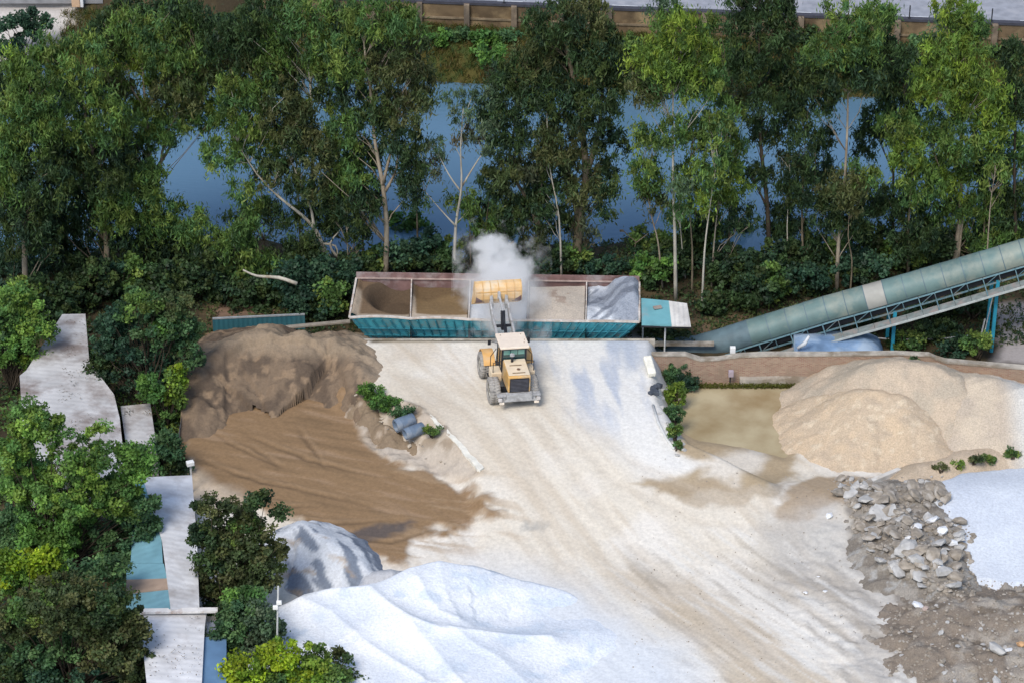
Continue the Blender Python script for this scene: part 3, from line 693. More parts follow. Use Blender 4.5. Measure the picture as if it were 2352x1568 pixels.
# ------------------------------------------------------------------ shed roofs on the left
def roof_mat(name, c, dirt, amt):
    return corr_mat(name, c, .45, 'Y', .75, dirt, .22, amt, bst=.22)
RF1 = roof_mat('old_grey_roofing', (.55, .54, .53), (.24, .20, .18), .6)
RF2 = roof_mat('pale_roofing', (.66, .66, .67), (.40, .38, .37), .45)
RF3 = roof_mat('teal_roofing', (.16, .33, .40), (.12, .24, .30), .3)
RF4 = roof_mat('brown_roofing', (.36, .27, .21), (.25, .18, .13), .4)
WALLD = mat('shed_wall', (.42, .42, .42), .85, .2, 1)
def shed(label, panels, zf, zw=-.3, wallz=None, part='roof'):
    """panels: list of (px polygon, z list, material, part name)"""
    pts = [W(u, v, z) for poly, zs, m, nm in panels for (u, v), z in zip(poly, zs)]
    c = (sum(p[0] for p in pts)/len(pts), sum(p[1] for p in pts)/len(pts), 0)
    r = wroot('shed', c, label, 'shed')
    for poly, zs, m, nm in panels:
        P = [Vector(W(u, v, z)) for (u, v), z in zip(poly, zs)]; n = len(P)
        mb = MB(); mb.add(P+[p-Vector((0, 0, .12)) for p in P], [tuple(range(n)), tuple(range(n, 2*n))[::-1]]+[(i, i+n, (i+1) % n+n, (i+1) % n) for i in range(n)])
        mb.build(nm, m, r)
    P = [Vector(W(u, v, z)) for (u, v), z in zip(panels[0][0], panels[0][1])]; cc = sum(P, Vector())/len(P)
    Q_ = [cc+(p-cc)*.97 for p in P]; n = len(Q_)
    mb = MB(); mb.add([(p.x, p.y, p.z-.13) for p in Q_]+[(p.x, p.y, -.3) for p in Q_], [(i, i+n, (i+1) % n+n, (i+1) % n) for i in range(n)]); mb.build('wall', WALLD, r)
    return r
shed('long grey weathered corrugated roof running down beside the round dark bush',
     [([(143, 722), (196, 721), (205, 830), (262, 905), (275, 960), (290, 1100), (60, 1100), (45, 862), (60, 850)], [3.2, 3.2, 3.2, 3.1, 3.0, 3.0, 3.5, 3.5, 3.5], RF1, 'roof')], 3)
shed('small dirty pale roof corner between the long grey roof and the yellow green bush',
     [([(277, 932), (345, 925), (362, 1040), (292, 1040)], [2.2, 2.1, 2.1, 2.2], RF1, 'roof')], 3)
shed('white corrugated roof with teal and brown lean-to strips left of the brown sand',
     [([(328, 1095), (441, 1090), (452, 1240), (458, 1396), (392, 1398), (372, 1240)], [3.0, 2.6, 2.6, 2.6, 3.0, 3.0], RF2, 'roof'),
      ([(312, 1094), (327, 1094), (371, 1240), (374, 1292), (300, 1292)], [2.9, 2.9, 2.9, 2.9, 2.2], RF3, 'roof_panel'),
      ([(290, 1293), (376, 1293), (386, 1335), (290, 1352)], [2.2, 2.9, 2.9, 2.2], RF3, 'roof_panel'),
      ([(290, 1330), (384, 1327), (388, 1352), (290, 1362)], [2.25, 2.93, 2.93, 2.25], RF4, 'roof_panel'),
      ([(290, 1363), (388, 1353), (391, 1397), (290, 1398)], [2.2, 2.9, 2.9, 2.2], RF3, 'roof_panel')], 3)
shed('lower pale corrugated roof with a blue patch at the bottom edge of the photo',
     [([(320, 1403), (475, 1400), (470, 1440), (462, 1600), (340, 1600)], [2.7, 2.5, 2.5, 2.5, 2.7], RF2, 'roof'),
      ([(455, 1462), (520, 1462), (520, 1640), (470, 1640)], [2.3, 2.2, 2.2, 2.3], mat('blue_roofing', (.12, .22, .36), .6, .2, 1), 'roof_panel')], 3)
def litter(label, poly, z, n, lsz):
    P = [W(u, v, z) for u, v in poly]; x0, x1 = min(p[0] for p in P), max(p[0] for p in P); y0, y1 = min(p[1] for p in P), max(p[1] for p in P)
    c = []
    while len(c) < n:
        x, y = rng.uniform(x0, x1), rng.uniform(y0, y1)
        if inside(np.array(x), np.array(y), P) and fbm(np.array(x*.8), np.array(y*.8), 3, 71) > .5: c.append((x, y, z+.02))
    c = np.array(c); N_ = len(c); a = rng.uniform(0, 6.28, N_); A = np.stack([np.cos(a), np.sin(a), a*0], -1); B = np.stack([-np.sin(a), np.cos(a), a*0], -1)
    L = rng.uniform(.5, 1.4, N_)[:, None]*lsz; V = np.stack([c-A*L, c+B*L*.45, c+A*L+np.array([0, 0, .03]), c-B*L*.45], 1).reshape(-1, 3)
    cols = np.array([(.10, .07, .04), (.16, .11, .06), (.06, .06, .03), (.22, .17, .10)])[rng.integers(0, 4, N_)]
    tag(mesh_np('leaf_litter', V, quads=np.arange(4*N_).reshape(-1, 4), colors=np.repeat(cols, 4, 0), m=GRAVEL), label, 'leaf litter', kind='stuff')
litter('dry leaves scattered over the long grey weathered roof', [(150, 730), (196, 730), (205, 830), (262, 905), (275, 960), (280, 1020), (60, 1020), (60, 865)], 3.3, 380, .045)
litter('dry leaves and dirt on the small pale roof corner', [(280, 935), (343, 930), (355, 1030), (292, 1030)], 2.22, 90, .05)
litter('dry leaves on the lower pale corrugated roof', [(330, 1410), (465, 1410), (462, 1560), (345, 1560)], 2.72, 110, .05)
# ridge capping board between the two sheds
a = W(325, 1403, 2.85); b = W(500, 1400, 2.75)
mb = MB(); mb.bar(a, b, .35, .12); tag(mb.build('ridge_board', mat('board_white', (.70, .68, .66), .8, .15, 2, dirt=(.35, .25, .2), dirt_amt=.35), origin=a), 'white board lying across the joint of the two lower sheds', 'board')

# lamp pole by the pale green tree
lx, ly, lz = W(636, 1436, 3.4)
tp = WY(639, 1345, ly)
lr_ = wroot('lamp_post', (lx, ly, 0), 'slim white pole with two small floodlights by the grey green tree', 'lamp post')
GAL = mat('galvanised', (.60, .60, .58), .5, .1, 3)
mb = MB(); mb.tube([(lx, ly, 0), (lx, ly, 3), (tp[0], ly, tp[2])], .045, 8); mb.build('pole', GAL, lr_)
for s, zz in ((1, .62), (-.2, .5)):
    mb = MB(); zc = lz+(tp[2]-lz)*zz; mb.box((lx+.16*s+.02, ly-.12, zc), (.26, .16, .2)); mb.box((lx+.16*s+.02, ly-.03, zc+.02), (.08, .1, .08)); mb.build('lamp', mat('lamp_white', (.8, .8, .78), .4, .05), lr_, bevel=.02)
mb = MB(); x, y, z = W(437, 1062, 2.4); mb.tube([(x, y, 0), (x, y, 2.3)], .05, 8); 
o = wroot('floodlight', (x, y, 0), 'small white floodlight on a short post at the left edge of the brown sand', 'lamp'); mb.build('pole', GAL, o)
mb = MB(); mb.box((x, y-.05, z), (.42, .3, .26), Matrix.Rotation(.4, 3, 'Z')); mb.build('lamp', mat('lamp_white', (.8, .8, .78)), o, bevel=.03)
# block wall at the left edge of the brown sand
bw = MB(); xw = W(430, 950, .5)[0]
wallstrip(bw, [(xw-.2, 134, 1.1, -.3), (xw-.12, 138, 1.3, -.3), (xw, 142.5, 1.9, -.3), (xw+.3, 146, 2.4, -.3)], .2)
tag(bw.build('retaining_wall', CONC, origin=(xw, 140, 0)), 'low block wall holding the left side of the brown sand pile', 'wall')

# ------------------------------------------------------------------ row of aggregate hoppers
TEAL = mat('teal_paint', (.08, .40, .48), .6, .3, 2.2, dirt=(.20, .30, .30), dirt_amt=.5)
TEALD = mat('teal_paint_dark', (.04, .22, .28), .6, .3, 3)
RIMC = mat('dusty_rim', (.60, .55, .50), .85, .25, 4, dirt=(.42, .33, .26), dirt_amt=.5)
RUST = mat('rusty_board', (.20, .12, .11), .85, .4, 1.5, dirt=(.33, .28, .27), dirt_amt=.5)
INNER = mat('dusty_steel', (.42, .37, .32), .85, .3, 2, dirt=(.25, .18, .13), dirt_amt=.45)
ZR = 3.14; YF = 147.85; YB = 152.7
def hx(u, v, y): return WY(u, v, y)[0]
FX = [hx(802, 736, YF), hx(941, 737, YF), hx(1075, 739, YF), hx(1211, 740, YF), hx(1344, 741, YF), hx(1468, 742, YF)]
BX = [hx(818, 645, YB), hx(944, 645, YB), hx(1079, 646, YB), hx(1213, 646, YB), hx(1346, 647, YB), hx(1468, 647, YB)]
def tilt(x): return -.03*x
hp = wroot('hopper_row', (0, 150, 0), 'long teal aggregate hopper row with five open bins beyond the ramp', 'hopper')
def P3(x, y, z): return (x, y+tilt(x), z)
# front wall: sloped inwards to the bottom
xb0, xb1 = FX[0]+1.0, FX[-1]-1.15
mb = MB(); Y0, Y1 = YF, YF+.75
mb.add([P3(FX[0], Y0, ZR), P3(FX[-1], Y0, ZR), P3(xb1, Y1, 1.35), P3(xb0, Y1, 1.35), P3(FX[0], Y0+.08, ZR), P3(FX[-1], Y0+.08, ZR), P3(xb1, Y1+.08, 1.35), P3(xb0, Y1+.08, 1.35)],
       [(0, 3, 2, 1), (4, 5, 6, 7), (0, 1, 5, 4), (3, 7, 6, 2), (0, 4, 7, 3), (1, 2, 6, 5)])
mb.build('front_wall', TEAL, hp)
nr = 32
for i in range(nr):
    t = (i+.5)/nr; xa = FX[0]+(FX[-1]-FX[0])*t; xb_ = xb0+(xb1-xb0)*t
    if i % 1 == 0:
        rb = MB(); rb.bar(P3(xa, Y0-.05, ZR-.12), P3(xb_, Y1-.05, 1.36), .07, .09); rb.build('rib', TEALD, hp)
mb = MB()
for zt, off in ((2.25, .37), (1.62, .65)):
    mb.bar(P3(FX[0]+(ZR-zt)*.55, Y0+off-.07, zt), P3(FX[-1]-(ZR-zt)*.63, Y0+off-.07, zt), .07, .08)
mb.build('stringer', TEALD, hp)
# rims and dividers (wavy where the material pushes them)
mb = MB()
for i in range(5):
    n = 10
    pts = []
    for k in range(n+1):
        t = k/n; x = FX[i]+(FX[i+1]-FX[i])*t; bulge = .12*math.sin(math.pi*t)*(1, .8, -.1, 0, .2)[i]
        pts.append(P3(x, YF-.04, ZR+bulge))
    for a, b in zip(pts, pts[1:]): mb.bar(a, b, .14, .10)
mb.bar(P3(FX[0], YF, ZR), P3(BX[0], YB, ZR+.02), .12, .1); mb.bar(P3(FX[-1], YF, ZR), P3(BX[-1], YB, ZR+.02), .12, .1)
mb.build('rim', RIMC, hp)
for i in range(1, 5):
    mb = MB(); a, b = P3(FX[i], YF+.05, ZR), P3(BX[i], YB-.05, ZR+.06)
    mb.add([a, b, (b[0], b[1], 1.4), (a[0], a[1], 1.4), (a[0]+.07, a[1], a[2]), (b[0]+.07, b[1], b[2]), (b[0]+.07, b[1], 1.4), (a[0]+.07, a[1], 1.4)],
           [(0, 1, 2, 3), (7, 6, 5, 4), (0, 4, 5, 1), (2, 6, 7, 3)]); mb.build('divider', RIMC, hp)
# back board, side plates, sloping inside panels
mb = MB(); mb.add([P3(BX[0], YB, 1.4), P3(BX[-1], YB, 1.4), P3(BX[-1], YB, ZR+.42), P3(BX[0], YB, ZR+.42), P3(BX[0], YB+.08, 1.4), P3(BX[-1], YB+.08, 1.4), P3(BX[-1], YB+.08, ZR+.42), P3(BX[0], YB+.08, ZR+.42)],
                  [(0, 1, 2, 3), (7, 6, 5, 4), (3, 2, 6, 7), (0, 3, 7, 4), (1, 5, 6, 2)]); mb.build('back_board', RUST, hp)
mb = MB(); mb.bar(P3(BX[0], YB-.06, ZR+.06), P3(BX[-1], YB-.06, ZR+.06), .08, .08); mb.build('back_rail', mat('pinkish_rail', (.42, .32, .28), .8, .3, 3), hp)
for sx, (fx, bx_) in ((1, (FX[0], BX[0])), (-1, (FX[-1], BX[-1]))):
    mb = MB(); mb.add([P3(fx, YF, ZR), P3(bx_, YB, ZR), P3(bx_+sx*.9, YB-.8, 1.35), P3(fx+sx*1.05, YF+.75, 1.35),
                       P3(fx-sx*.06, YF, ZR), P3(bx_-sx*.06, YB, ZR), P3(bx_+sx*.84, YB-.8, 1.35), P3(fx+sx*.99, YF+.75, 1.35)],
                      [(0, 1, 2, 3), (7, 6, 5, 4), (0, 4, 5, 1), (3, 2, 6, 7)]); mb.build('end_plate', TEAL, hp)
mb = MB()
for x in (xb0+.2, -4.6, -1.2, 2.1, xb1-.3):
    mb = MB(); mb.box(P3(x, YF+1.2, .6), (.22, .22, 1.9)); mb.build('leg', TEALD, hp)
    mb = MB(); mb.box(P3(x, YB-1.0, .6), (.22, .22, 1.9)); mb.build('leg', TEALD, hp)
mb = MB(); mb.box(P3(-.9, YF+.95, 1.28), (xb1-xb0, .2, .16)); mb.build('base_beam', mat('dark_steel', (.05, .06, .07), .6), hp)

# contents of the bins
def bin_fill(i, name, label, hf, cf, cat, step=.08, m=PILE):
    a0, a1, b0, b1 = FX[i]+.1, FX[i+1]-.05, BX[i]+.12, BX[i+1]-.06
    nu, nv = 44, 60
    s, t = np.meshgrid(np.linspace(0, 1, nu), np.linspace(0, 1, nv))
    y = YF+.1+(YB-YF-.2)*t; x = (a0+(a1-a0)*s)*(1-t)+(b0+(b1-b0)*s)*t
    z = ZR+hf(s, t)+.08*(fbm(x*2, y*2, 4, 200+i)-.5)
    yy = y+tilt(x)
    c = cf(s, t, x, y)
    idx = np.arange(nu*nv).reshape(nv, nu); Q = np.stack([idx[:-1, :-1], idx[:-1, 1:], idx[1:, 1:], idx[1:, :-1]], -1).reshape(-1, 4)
    org = (float(x.mean()), float(y.mean()), ZR)
    o = mesh_np(name, np.stack([x, yy, z], -1).reshape(-1, 3), quads=Q, colors=c.reshape(-1, 3), m=m, smooth=True, origin=org)
    return tag(o, label, cat)
def flat(c, shape): return np.zeros(shape+(3,))+np.array(c)
def bowl(s, t, cx, cy, rx, ry, d, k=5):
    r = np.hypot((s-cx)/rx, (t-cy)/ry); return -d*ss((1.15-r)*k/2)
bin_fill(0, 'bin_sand', 'dark brown sand with a round hollow in the leftmost hopper bin',
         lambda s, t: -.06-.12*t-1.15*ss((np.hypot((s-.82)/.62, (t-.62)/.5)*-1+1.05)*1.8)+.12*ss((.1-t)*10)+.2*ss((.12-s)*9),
         lambda s, t, x, y: lay(lay(flat((.17, .115, .07), s.shape), C(.42, .34, .25), ss((.12-s)*12+.5)*ss((.8-t)*6)+ss((.09-t)*20+.5)), C(.10, .07, .045), ss((np.hypot((s-.85)/.75, (t-.68)/.42)*-1+1.05)*9)), 'sand')  # paler along the left and front, darker brown over the hollow
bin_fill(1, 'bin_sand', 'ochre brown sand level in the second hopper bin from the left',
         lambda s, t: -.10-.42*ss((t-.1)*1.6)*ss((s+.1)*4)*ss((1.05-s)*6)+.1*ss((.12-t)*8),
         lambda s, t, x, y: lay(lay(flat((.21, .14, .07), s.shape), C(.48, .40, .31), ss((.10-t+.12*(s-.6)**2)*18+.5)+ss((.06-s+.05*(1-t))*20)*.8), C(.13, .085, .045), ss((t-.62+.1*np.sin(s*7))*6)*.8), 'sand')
bin_fill(2, 'bin_stone_dust', 'pale grey blue stone dust in the middle bin under the raised bucket',
         lambda s, t: -.25-.45*ss((t-.3)*2),
         lambda s, t, x, y: lay(flat((.50, .55, .62), s.shape), C(.62, .62, .62), ss((.5-t)*4)*.6), 'stone dust')
bin_fill(3, 'bin_gravel', 'heaped pinkish tan fine gravel in the fourth hopper bin',
         lambda s, t: -.02+.28*np.sin(np.pi*s)*np.sin(np.pi*np.clip(t*1.15, 0, 1))-.9*ss((t-.86-.05*s)*9),
         lambda s, t, x, y: lay(flat((.52, .45, .37), s.shape), C(.38, .30, .24), ss((fbm(x*2, y*2, 4, 9)-.52)*8)*ss((.35-np.hypot(s-.6, t-.55))*6)), 'gravel', m=GRAVEL)
bin_fill(4, 'bin_crushed_stone', 'slate blue and white crushed stone heaped in the rightmost hopper bin',
         lambda s, t: -.08+.5*ss((s-.30)*2.5)*ss((t-.15)*2)*ss((1.1-s)*5)-.25*ss((t-.35)*3)*ss((.55-s)*4)-.12*ss((.25-t)*5)+.45*(ridged(s*2.2+1, t*2.6, 4, 92)-.6),
         lambda s, t, x, y: lay(lay(flat((.31, .34, .39), s.shape), C(.66, .69, .72), np.clip(ss((.52-s-.9*(t-.28))*5)*ss((.42-t)*6)+ss((t-.72-.4*s)*7)*ss((.5-s)*5)+ss((.14-t)*12)*.7, 0, 1)*(.5+.5*ss((fbm(x*1.4, y*1.4, 4, 77)-.3)*4))),
                                C(.17, .19, .23), ss((stretched(s*3, t*3, R(40), 1.6, .35, 93)-.52)*9)*.8), 'crushed stone', m=GRAVEL)
# planks poking from the back of the bins
# ------------------------------------------------------------------ booth roof beside the hoppers
ra, rb_, rc, rd = W(1474, 686, 3.2), W(1620*.0+1561, 693, 3.2), W(1568, 748, 3.0), W(1478, 746, 3.0)
bt = wroot('control_canopy', ((ra[0]+rb_[0])/2, (ra[1]+rc[1])/2, 0), 'flat canopy of teal and white sheets on a thin post right of the hoppers', 'canopy')
def slab(px, zs, th=.1):
    P = [Vector(W(u, v, z)) for (u, v), z in zip(px, zs)]; n = len(P); mb = MB()
    mb.add(P+[p-Vector((0, 0, th)) for p in P], [tuple(range(n)), tuple(range(n, 2*n))[::-1]]+[(i, i+n, (i+1) % n+n, (i+1) % n) for i in range(n)]); return mb
slab([(1474, 745), (1543, 747), (1536, 691), (1473, 685)], [3.0, 3.0, 3.2, 3.2]).build('teal_sheet', mat('canopy_teal', (.16, .38, .42), .5, .15, 1.2, dirt=(.28, .33, .33), dirt_amt=.3), bt)
slab([(1543, 748), (1587, 749), (1578, 697), (1536, 691)], [3.04, 3.04, 3.24, 3.24], .07).build('white_sheet', corr_mat('canopy_white', (.68, .66, .62), .28, 'X', dirt=(.40, .38, .36)), bt)
mb = MB(); p0, p1 = W(1473, 749, 2.86), W(1588, 752, 2.86); mb.bar(p0, p1, .08, .12); mb.build('edge_beam', POSTM, bt)
yy = W(1527, 814, 1.95)[1]; x0 = W(1527, 814, 1.95)[0]
for nm, (xx, ylo) in {'post': (x0, 146.3)}.items():
    pass
mb = MB(); t = WY(1528, 752, 147.9); mb.tube([(t[0], 147.9, 0), (t[0], 147.9, t[2])], .05, 8); mb.build('post', GAL, bt)
mb = MB(); t2_ = W(1478, 700, 3.1); mb.tube([(t2_[0], t2_[1], 0), (t2_[0], t2_[1], 3.0)], .05, 8); mb.build('post', GAL, bt)
mb = MB(); x, y, z = W(1510, 708, 3.18); mb.box((x, y, z+.06), (.5, .25, .1), Matrix.Rotation(.3, 3, 'Z'))
tag(mb.build('board', mat('dirty_board', (.35, .28, .24), .8, .3, 4), origin=(x, y, z)), 'small dirty board lying on the teal canopy sheet', 'board')
# pit walls at the conveyor foot
mb = MB(); a = WY(1476, 785, 149.0); b = WY(1640, 786, 149.0)
mb.bar((a[0], 149, a[2]-.1), (b[0], 149, b[2]-.1), .3, .2); tag(mb.build('pit_ledge', CONC, origin=a), 'concrete ledge of the conveyor pit right of the hoppers', 'ledge')

# ------------------------------------------------------------------ covered conveyor
YC = 150.2
CTEAL = mat('conveyor_cover', (.13, .20, .19), .5, .25, .8, dirt=(.26, .285, .24), dirt_amt=.5, stretch=(1, 1, 1))
CDARK = mat('conveyor_cover_dark', (.11, .165, .185), .6, .2, 2)
CPALE = mat('conveyor_patch', (.34, .335, .30), .6, .12, 2)
BELT = mat('belt_black', (.012, .014, .018), .8)
STEEL = mat('teal_steel', (.12, .21, .24), .6, .25, 4, dirt=(.22, .22, .2), dirt_amt=.4)
LEGT = mat('teal_leg', (.03, .27, .38), .5, .2, 2)
cv = wroot('conveyor', (18, YC, 0), 'long inclined belt conveyor under a pale teal half round cover, rising to the right edge', 'conveyor')
ctr = [(1500, 806), (1545, 806), (1600, 802), (1655, 787), (1710, 769), (1770, 751), (1900, 711), (2060, 667), (2200, 626), (2352, 581), (2700, 478)]
cw = [Vector(WY(u, v, YC)) for u, v in ctr]
# resample
Ls = [0]
for a, b in zip(cw, cw[1:]): Ls.append(Ls[-1]+(b-a).length)
def along(s):
    s = max(0, min(s, Ls[-1]-1e-4))
    for i in range(len(Ls)-1):
        if s <= Ls[i+1]: return cw[i].lerp(cw[i+1], (s-Ls[i])/(Ls[i+1]-Ls[i]))
    return cw[-1]
RT = .90; seg = 1.22; ns = int(Ls[-1]/seg); NB = 14
pal = {8: CPALE, 9: CTEAL}
for i in range(ns):
    s0, s1 = i*seg, (i+1)*seg; mb = MB(); V = []; n2 = 4
    for k in range(n2+1):
        s = s0+(s1-s0)*k/n2; c = along(s); d = (along(s+.2)-along(s-.2)).normalized()
        up = Vector((0, 1, 0)).cross(d); up = -up if up.z < 0 else up
        rr = RT*(1 + (.012 if k in (0,) else 0)+(.0 if i % 2 else .006))*(.95+.05*min(1, (s+1)/4))
        for j in range(NB+1):
            th = math.pi*j/NB; q = math.radians(-22)+ (math.pi+math.radians(44))*j/NB
            V.append(c+Vector((0, -1, 0))*rr*math.cos(q)+up*rr*math.sin(q)*.92)
    Fs = [(k*(NB+1)+j, (k+1)*(NB+1)+j, (k+1)*(NB+1)+j+1, k*(NB+1)+j+1) for k in range(n2) for j in range(NB)]
    mb.add(V, Fs); m_ = CDARK if i < 5 else (CPALE if i == 11 else CTEAL)
    o = mb.build('cover_segment', m_, cv, smooth=True)
    if i == 11: o['label'] = 'pale beige patched cover segment'
    # seam band
    if i > 0:
        mb = MB(); V = []
        for k, s in enumerate((s0-.03, s0+.03)):
            c = along(s); d = (along(s+.2)-along(s-.2)).normalized(); up = Vector((0, 1, 0)).cross(d); up = -up if up.z < 0 else up
            rr = (RT+.022)*(.95+.05*min(1, (s+1)/4))
            for j in range(NB+1):
                q = math.radians(-22)+(math.pi+math.radians(44))*j/NB
                V.append(c+Vector((0, -1, 0))*rr*math.cos(q)+up*rr*math.sin(q)*.92)
        mb.add(V, [(j, NB+1+j, NB+2+j, j+1) for j in range(NB)]); mb.build('seam_band', CDARK, cv, smooth=True)
def off(s, dy, dz):
    c = along(s); d = (along(s+.2)-along(s-.2)).normalized(); up = Vector((0, 1, 0)).cross(d); up = -up if up.z < 0 else up
    return c+Vector((0, dy, 0))+up*dz
st = [2.5+i*1.0 for i in range(int((Ls[-1]-3)/1.0))]
mb = MB(); mb.tube([off(s, 0, -.45) for s in st], .42, 8); mb.build('belt', BELT, cv)
for dy in (-.80, .80):
    mb = MB()
    for dz_ in (-.42, -.98):
        for a, b in zip(st, st[1:]): mb.bar(off(a-.03, dy, dz_), off(b+.03, dy, dz_), .07, .09)
    for s in st: mb.bar(off(s, dy, -.42), off(s, dy, -.98), .05, .05)
    for a, b in zip(st[::2], st[1::2]): mb.bar(off(a, dy, -.98), off(b, dy, -.42), .04, .04)
    mb.build('truss', STEEL, cv)
mb = MB(); pts_ = [off(s, -.66, -.30) for s in st]; lo_ = [off(s, -.66, -.92) for s in st]; n_ = len(st)
mb.add([p for p in pts_]+[p for p in lo_]+[p+Vector((0, .05, 0)) for p in pts_]+[p+Vector((0, .05, 0)) for p in lo_],
       [(k, k+1, n_+k+1, n_+k) for k in range(n_-1)]+[(2*n_+k, 3*n_+k, 3*n_+k+1, 2*n_+k+1) for k in range(n_-1)]+[(k, 2*n_+k, 2*n_+k+1, k+1) for k in range(n_-1)]+[(n_+k, n_+k+1, 3*n_+k+1, 3*n_+k) for k in range(n_-1)])
mb.build('dark_gap_strip', BELT, cv)  # black sheet added to imitate the dark belt gap below the cover
# walkway on the near side
mb = MB()
for a, b in zip(st, st[1:]): mb.bar(off(a+.02, -1.45, -1.22), off(b, -1.45, -1.22), .78, .06)
mb.build('walkway', mat('walkway_deck', (.20, .23, .22), .8, .3, 3, dirt=(.28, .24, .22), dirt_amt=.5), cv)
mb = MB()
for a, b in zip(st, st[1:]): mb.bar(off(a, -1.88, -1.18), off(b, -1.88, -1.18), .06, .12)
mb.build('walkway_edge', mat('pale_edge', (.42, .45, .43), .6, .2, 3), cv)
mb = MB()
for a, b in zip(st, st[1:]): mb.bar(off(a, -1.12, -.28), off(b, -1.12, -.28), .05, .05)
for s in st[::2]: mb.bar(off(s, -1.12, -1.2), off(s, -1.12, -.26), .05, .05)
mb.build('handrail', mat('rail_teal', (.17, .29, .33), .5, .2, 4), cv)
mb = MB()
for s in st[::3]: mb.bar(off(s, -1.88, -1.2), off(s, -.8, -.95), .06, .06)
mb.build('bracket', STEEL, cv)
def legs(u, base):
    for dy, du in ((-.75, 0), (.75, -14)):
        s = 0
        x = WY(u+du, 700, YC+dy)[0]
        # find the belt height there
        ss_ = min([k*.1 for k in range(int(Ls[-1]*10))], key=lambda k: abs(along(k).x-x))
        zt = along(ss_).z-1.0
        mb = MB(); mb.box((x, YC+dy, (zt+base)/2), (.2, .2, zt-base)); mb.build('leg', LEGT, cv)
    a = (x, YC-.75, base+(zt-base)*.55)
legs(2057, -.2); legs(2287, -.2); legs(2480, -.2)
x = WY(2280, 700, YC)[0]
mb = MB(); mb.bar((x-.5, YC-.7, 1.0), (x+.1, YC+.7, 3.0), .06); mb.bar((x-.75, YC-.6, .2), (x-.5, YC-.6, 2.2), .08); mb.build('brace', mat('pale_brace', (.35, .36, .36), .6), cv)
# small box on a post at the wall, box on the wall
for (u, v, y, s, lab, c) in [(1683, 803, 146.9, .36, 'white junction box on a short black post at the brick wall under the conveyor', (.82, .82, .80)), (1679, 857, 145.5, .34, 'small mauve grey box fixed low on the brick wall above the pond', (.38, .32, .36))]:
    p = WY(u, v, y); r_ = wroot('junction_box', (p[0], p[1], 1.5), lab, 'junction box')
    mb = MB(); mb.box(p, (s*.9, .25, s*1.15)); mb.build('box', mat('box_'+str(u), c, .5, .1), r_, bevel=.02)
    mb = MB(); mb.box((p[0]-.02, p[1]+.16, p[2]-.35), (.09, .08, 1.0)); mb.build('mount', POSTM, r_)
# tarpaulin-covered stock behind the wall
def tarp():
    us = np.linspace(0, 1, 50); vs = np.linspace(0, 1, 26); Sx, T = np.meshgrid(us, vs)
    x0, x1 = WY(1825, 800, 148.5)[0], WY(2035, 800, 148.5)[0]
    x = x0+(x1-x0)*Sx; y = 147.0+T*3.3
    prof = np.where(Sx < .72, 1, np.sqrt(np.clip(1-((Sx-.72)/.28)**2, 0, 1)))
    z = -.1+(1.35+.1*np.sin(T*3.1))*prof*(.75+.25*np.sin(np.pi*np.clip(T*.9+.1, 0, 1)))+.16*(ridged(x*.8+y*.5, y*.9, 3, 5)-.5)+.05*(fbm(x*3, y*3, 3, 6)-.5)
    idx = np.arange(50*26).reshape(26, 50); Q = np.stack([idx[:-1, :-1], idx[:-1, 1:], idx[1:, 1:], idx[1:, :-1]], -1).reshape(-1, 4)
    V = np.stack([x, y, z], -1).reshape(-1, 3); n = len(V)
    # skirts
    V = np.concatenate([V, np.stack([x[:, 0], y[:, 0], z[:, 0]*0-.2], -1), np.stack([x[0], y[0], z[0]*0-.2], -1)])
    q1 = [(idx[i, 0], idx[i+1, 0], n+i+1, n+i) for i in range(25)]; q2 = [(n+26+j, n+26+j+1, idx[0, j+1], idx[0, j]) for j in range(49)]
    Q = np.concatenate([Q, q1, q2])
    o = mesh_np('tarpaulin', V, quads=Q, m=mat('blue_tarp', (.17, .27, .42), .45, .35, .9, dirt=(.33, .42, .52), dirt_amt=.5, bump=.3), smooth=True, origin=(x0, 147, 0))
    tag(o, 'crumpled blue grey tarpaulin over stock behind the brick wall under the conveyor', 'tarpaulin')
tarp()
x, y, z = WY(1848, 788, 147.4)
mb = MB(); mb.tube([(x-.4, y, z-.35), (x, y-.05, z), (x+.25, y, z+.5)], [.10, .14, .07], 7); tag(mb.build('sack', mat('sack_white', (.6, .62, .64), .8, .2, 6), smooth=True, origin=(x, y, z)), 'crumpled pale sack on the left end of the blue tarpaulin', 'sack')
mb = MB(); mb.tube([WY(1925, 768, 150.5), WY(2060, 780, 150.5), WY(2160, 778, 150.5), WY(2230, 770, 151)], .045, 6); tag(mb.build('pipe', GAL, smooth=True, origin=WY(1925, 768, 150.5)), 'thin pale pipe running right from the blue tarpaulin', 'pipe')
# white slab leaning at the ramp edge
x, y, z = Wg(1488, 852); mb = MB(); mb.box((x+.1, y, z+.35), (.5, 1.5, .35), Matrix.Rotation(.18, 3, 'Z') @ Matrix.Rotation(.25, 3, 'X'))
tag(mb.build('concrete_block', mat('white_block', (.80, .77, .66), .85, .2, 3, bump=.6), bevel=.08, origin=(x, y, z)), 'cream white concrete block at the right edge of the ramp', 'block')
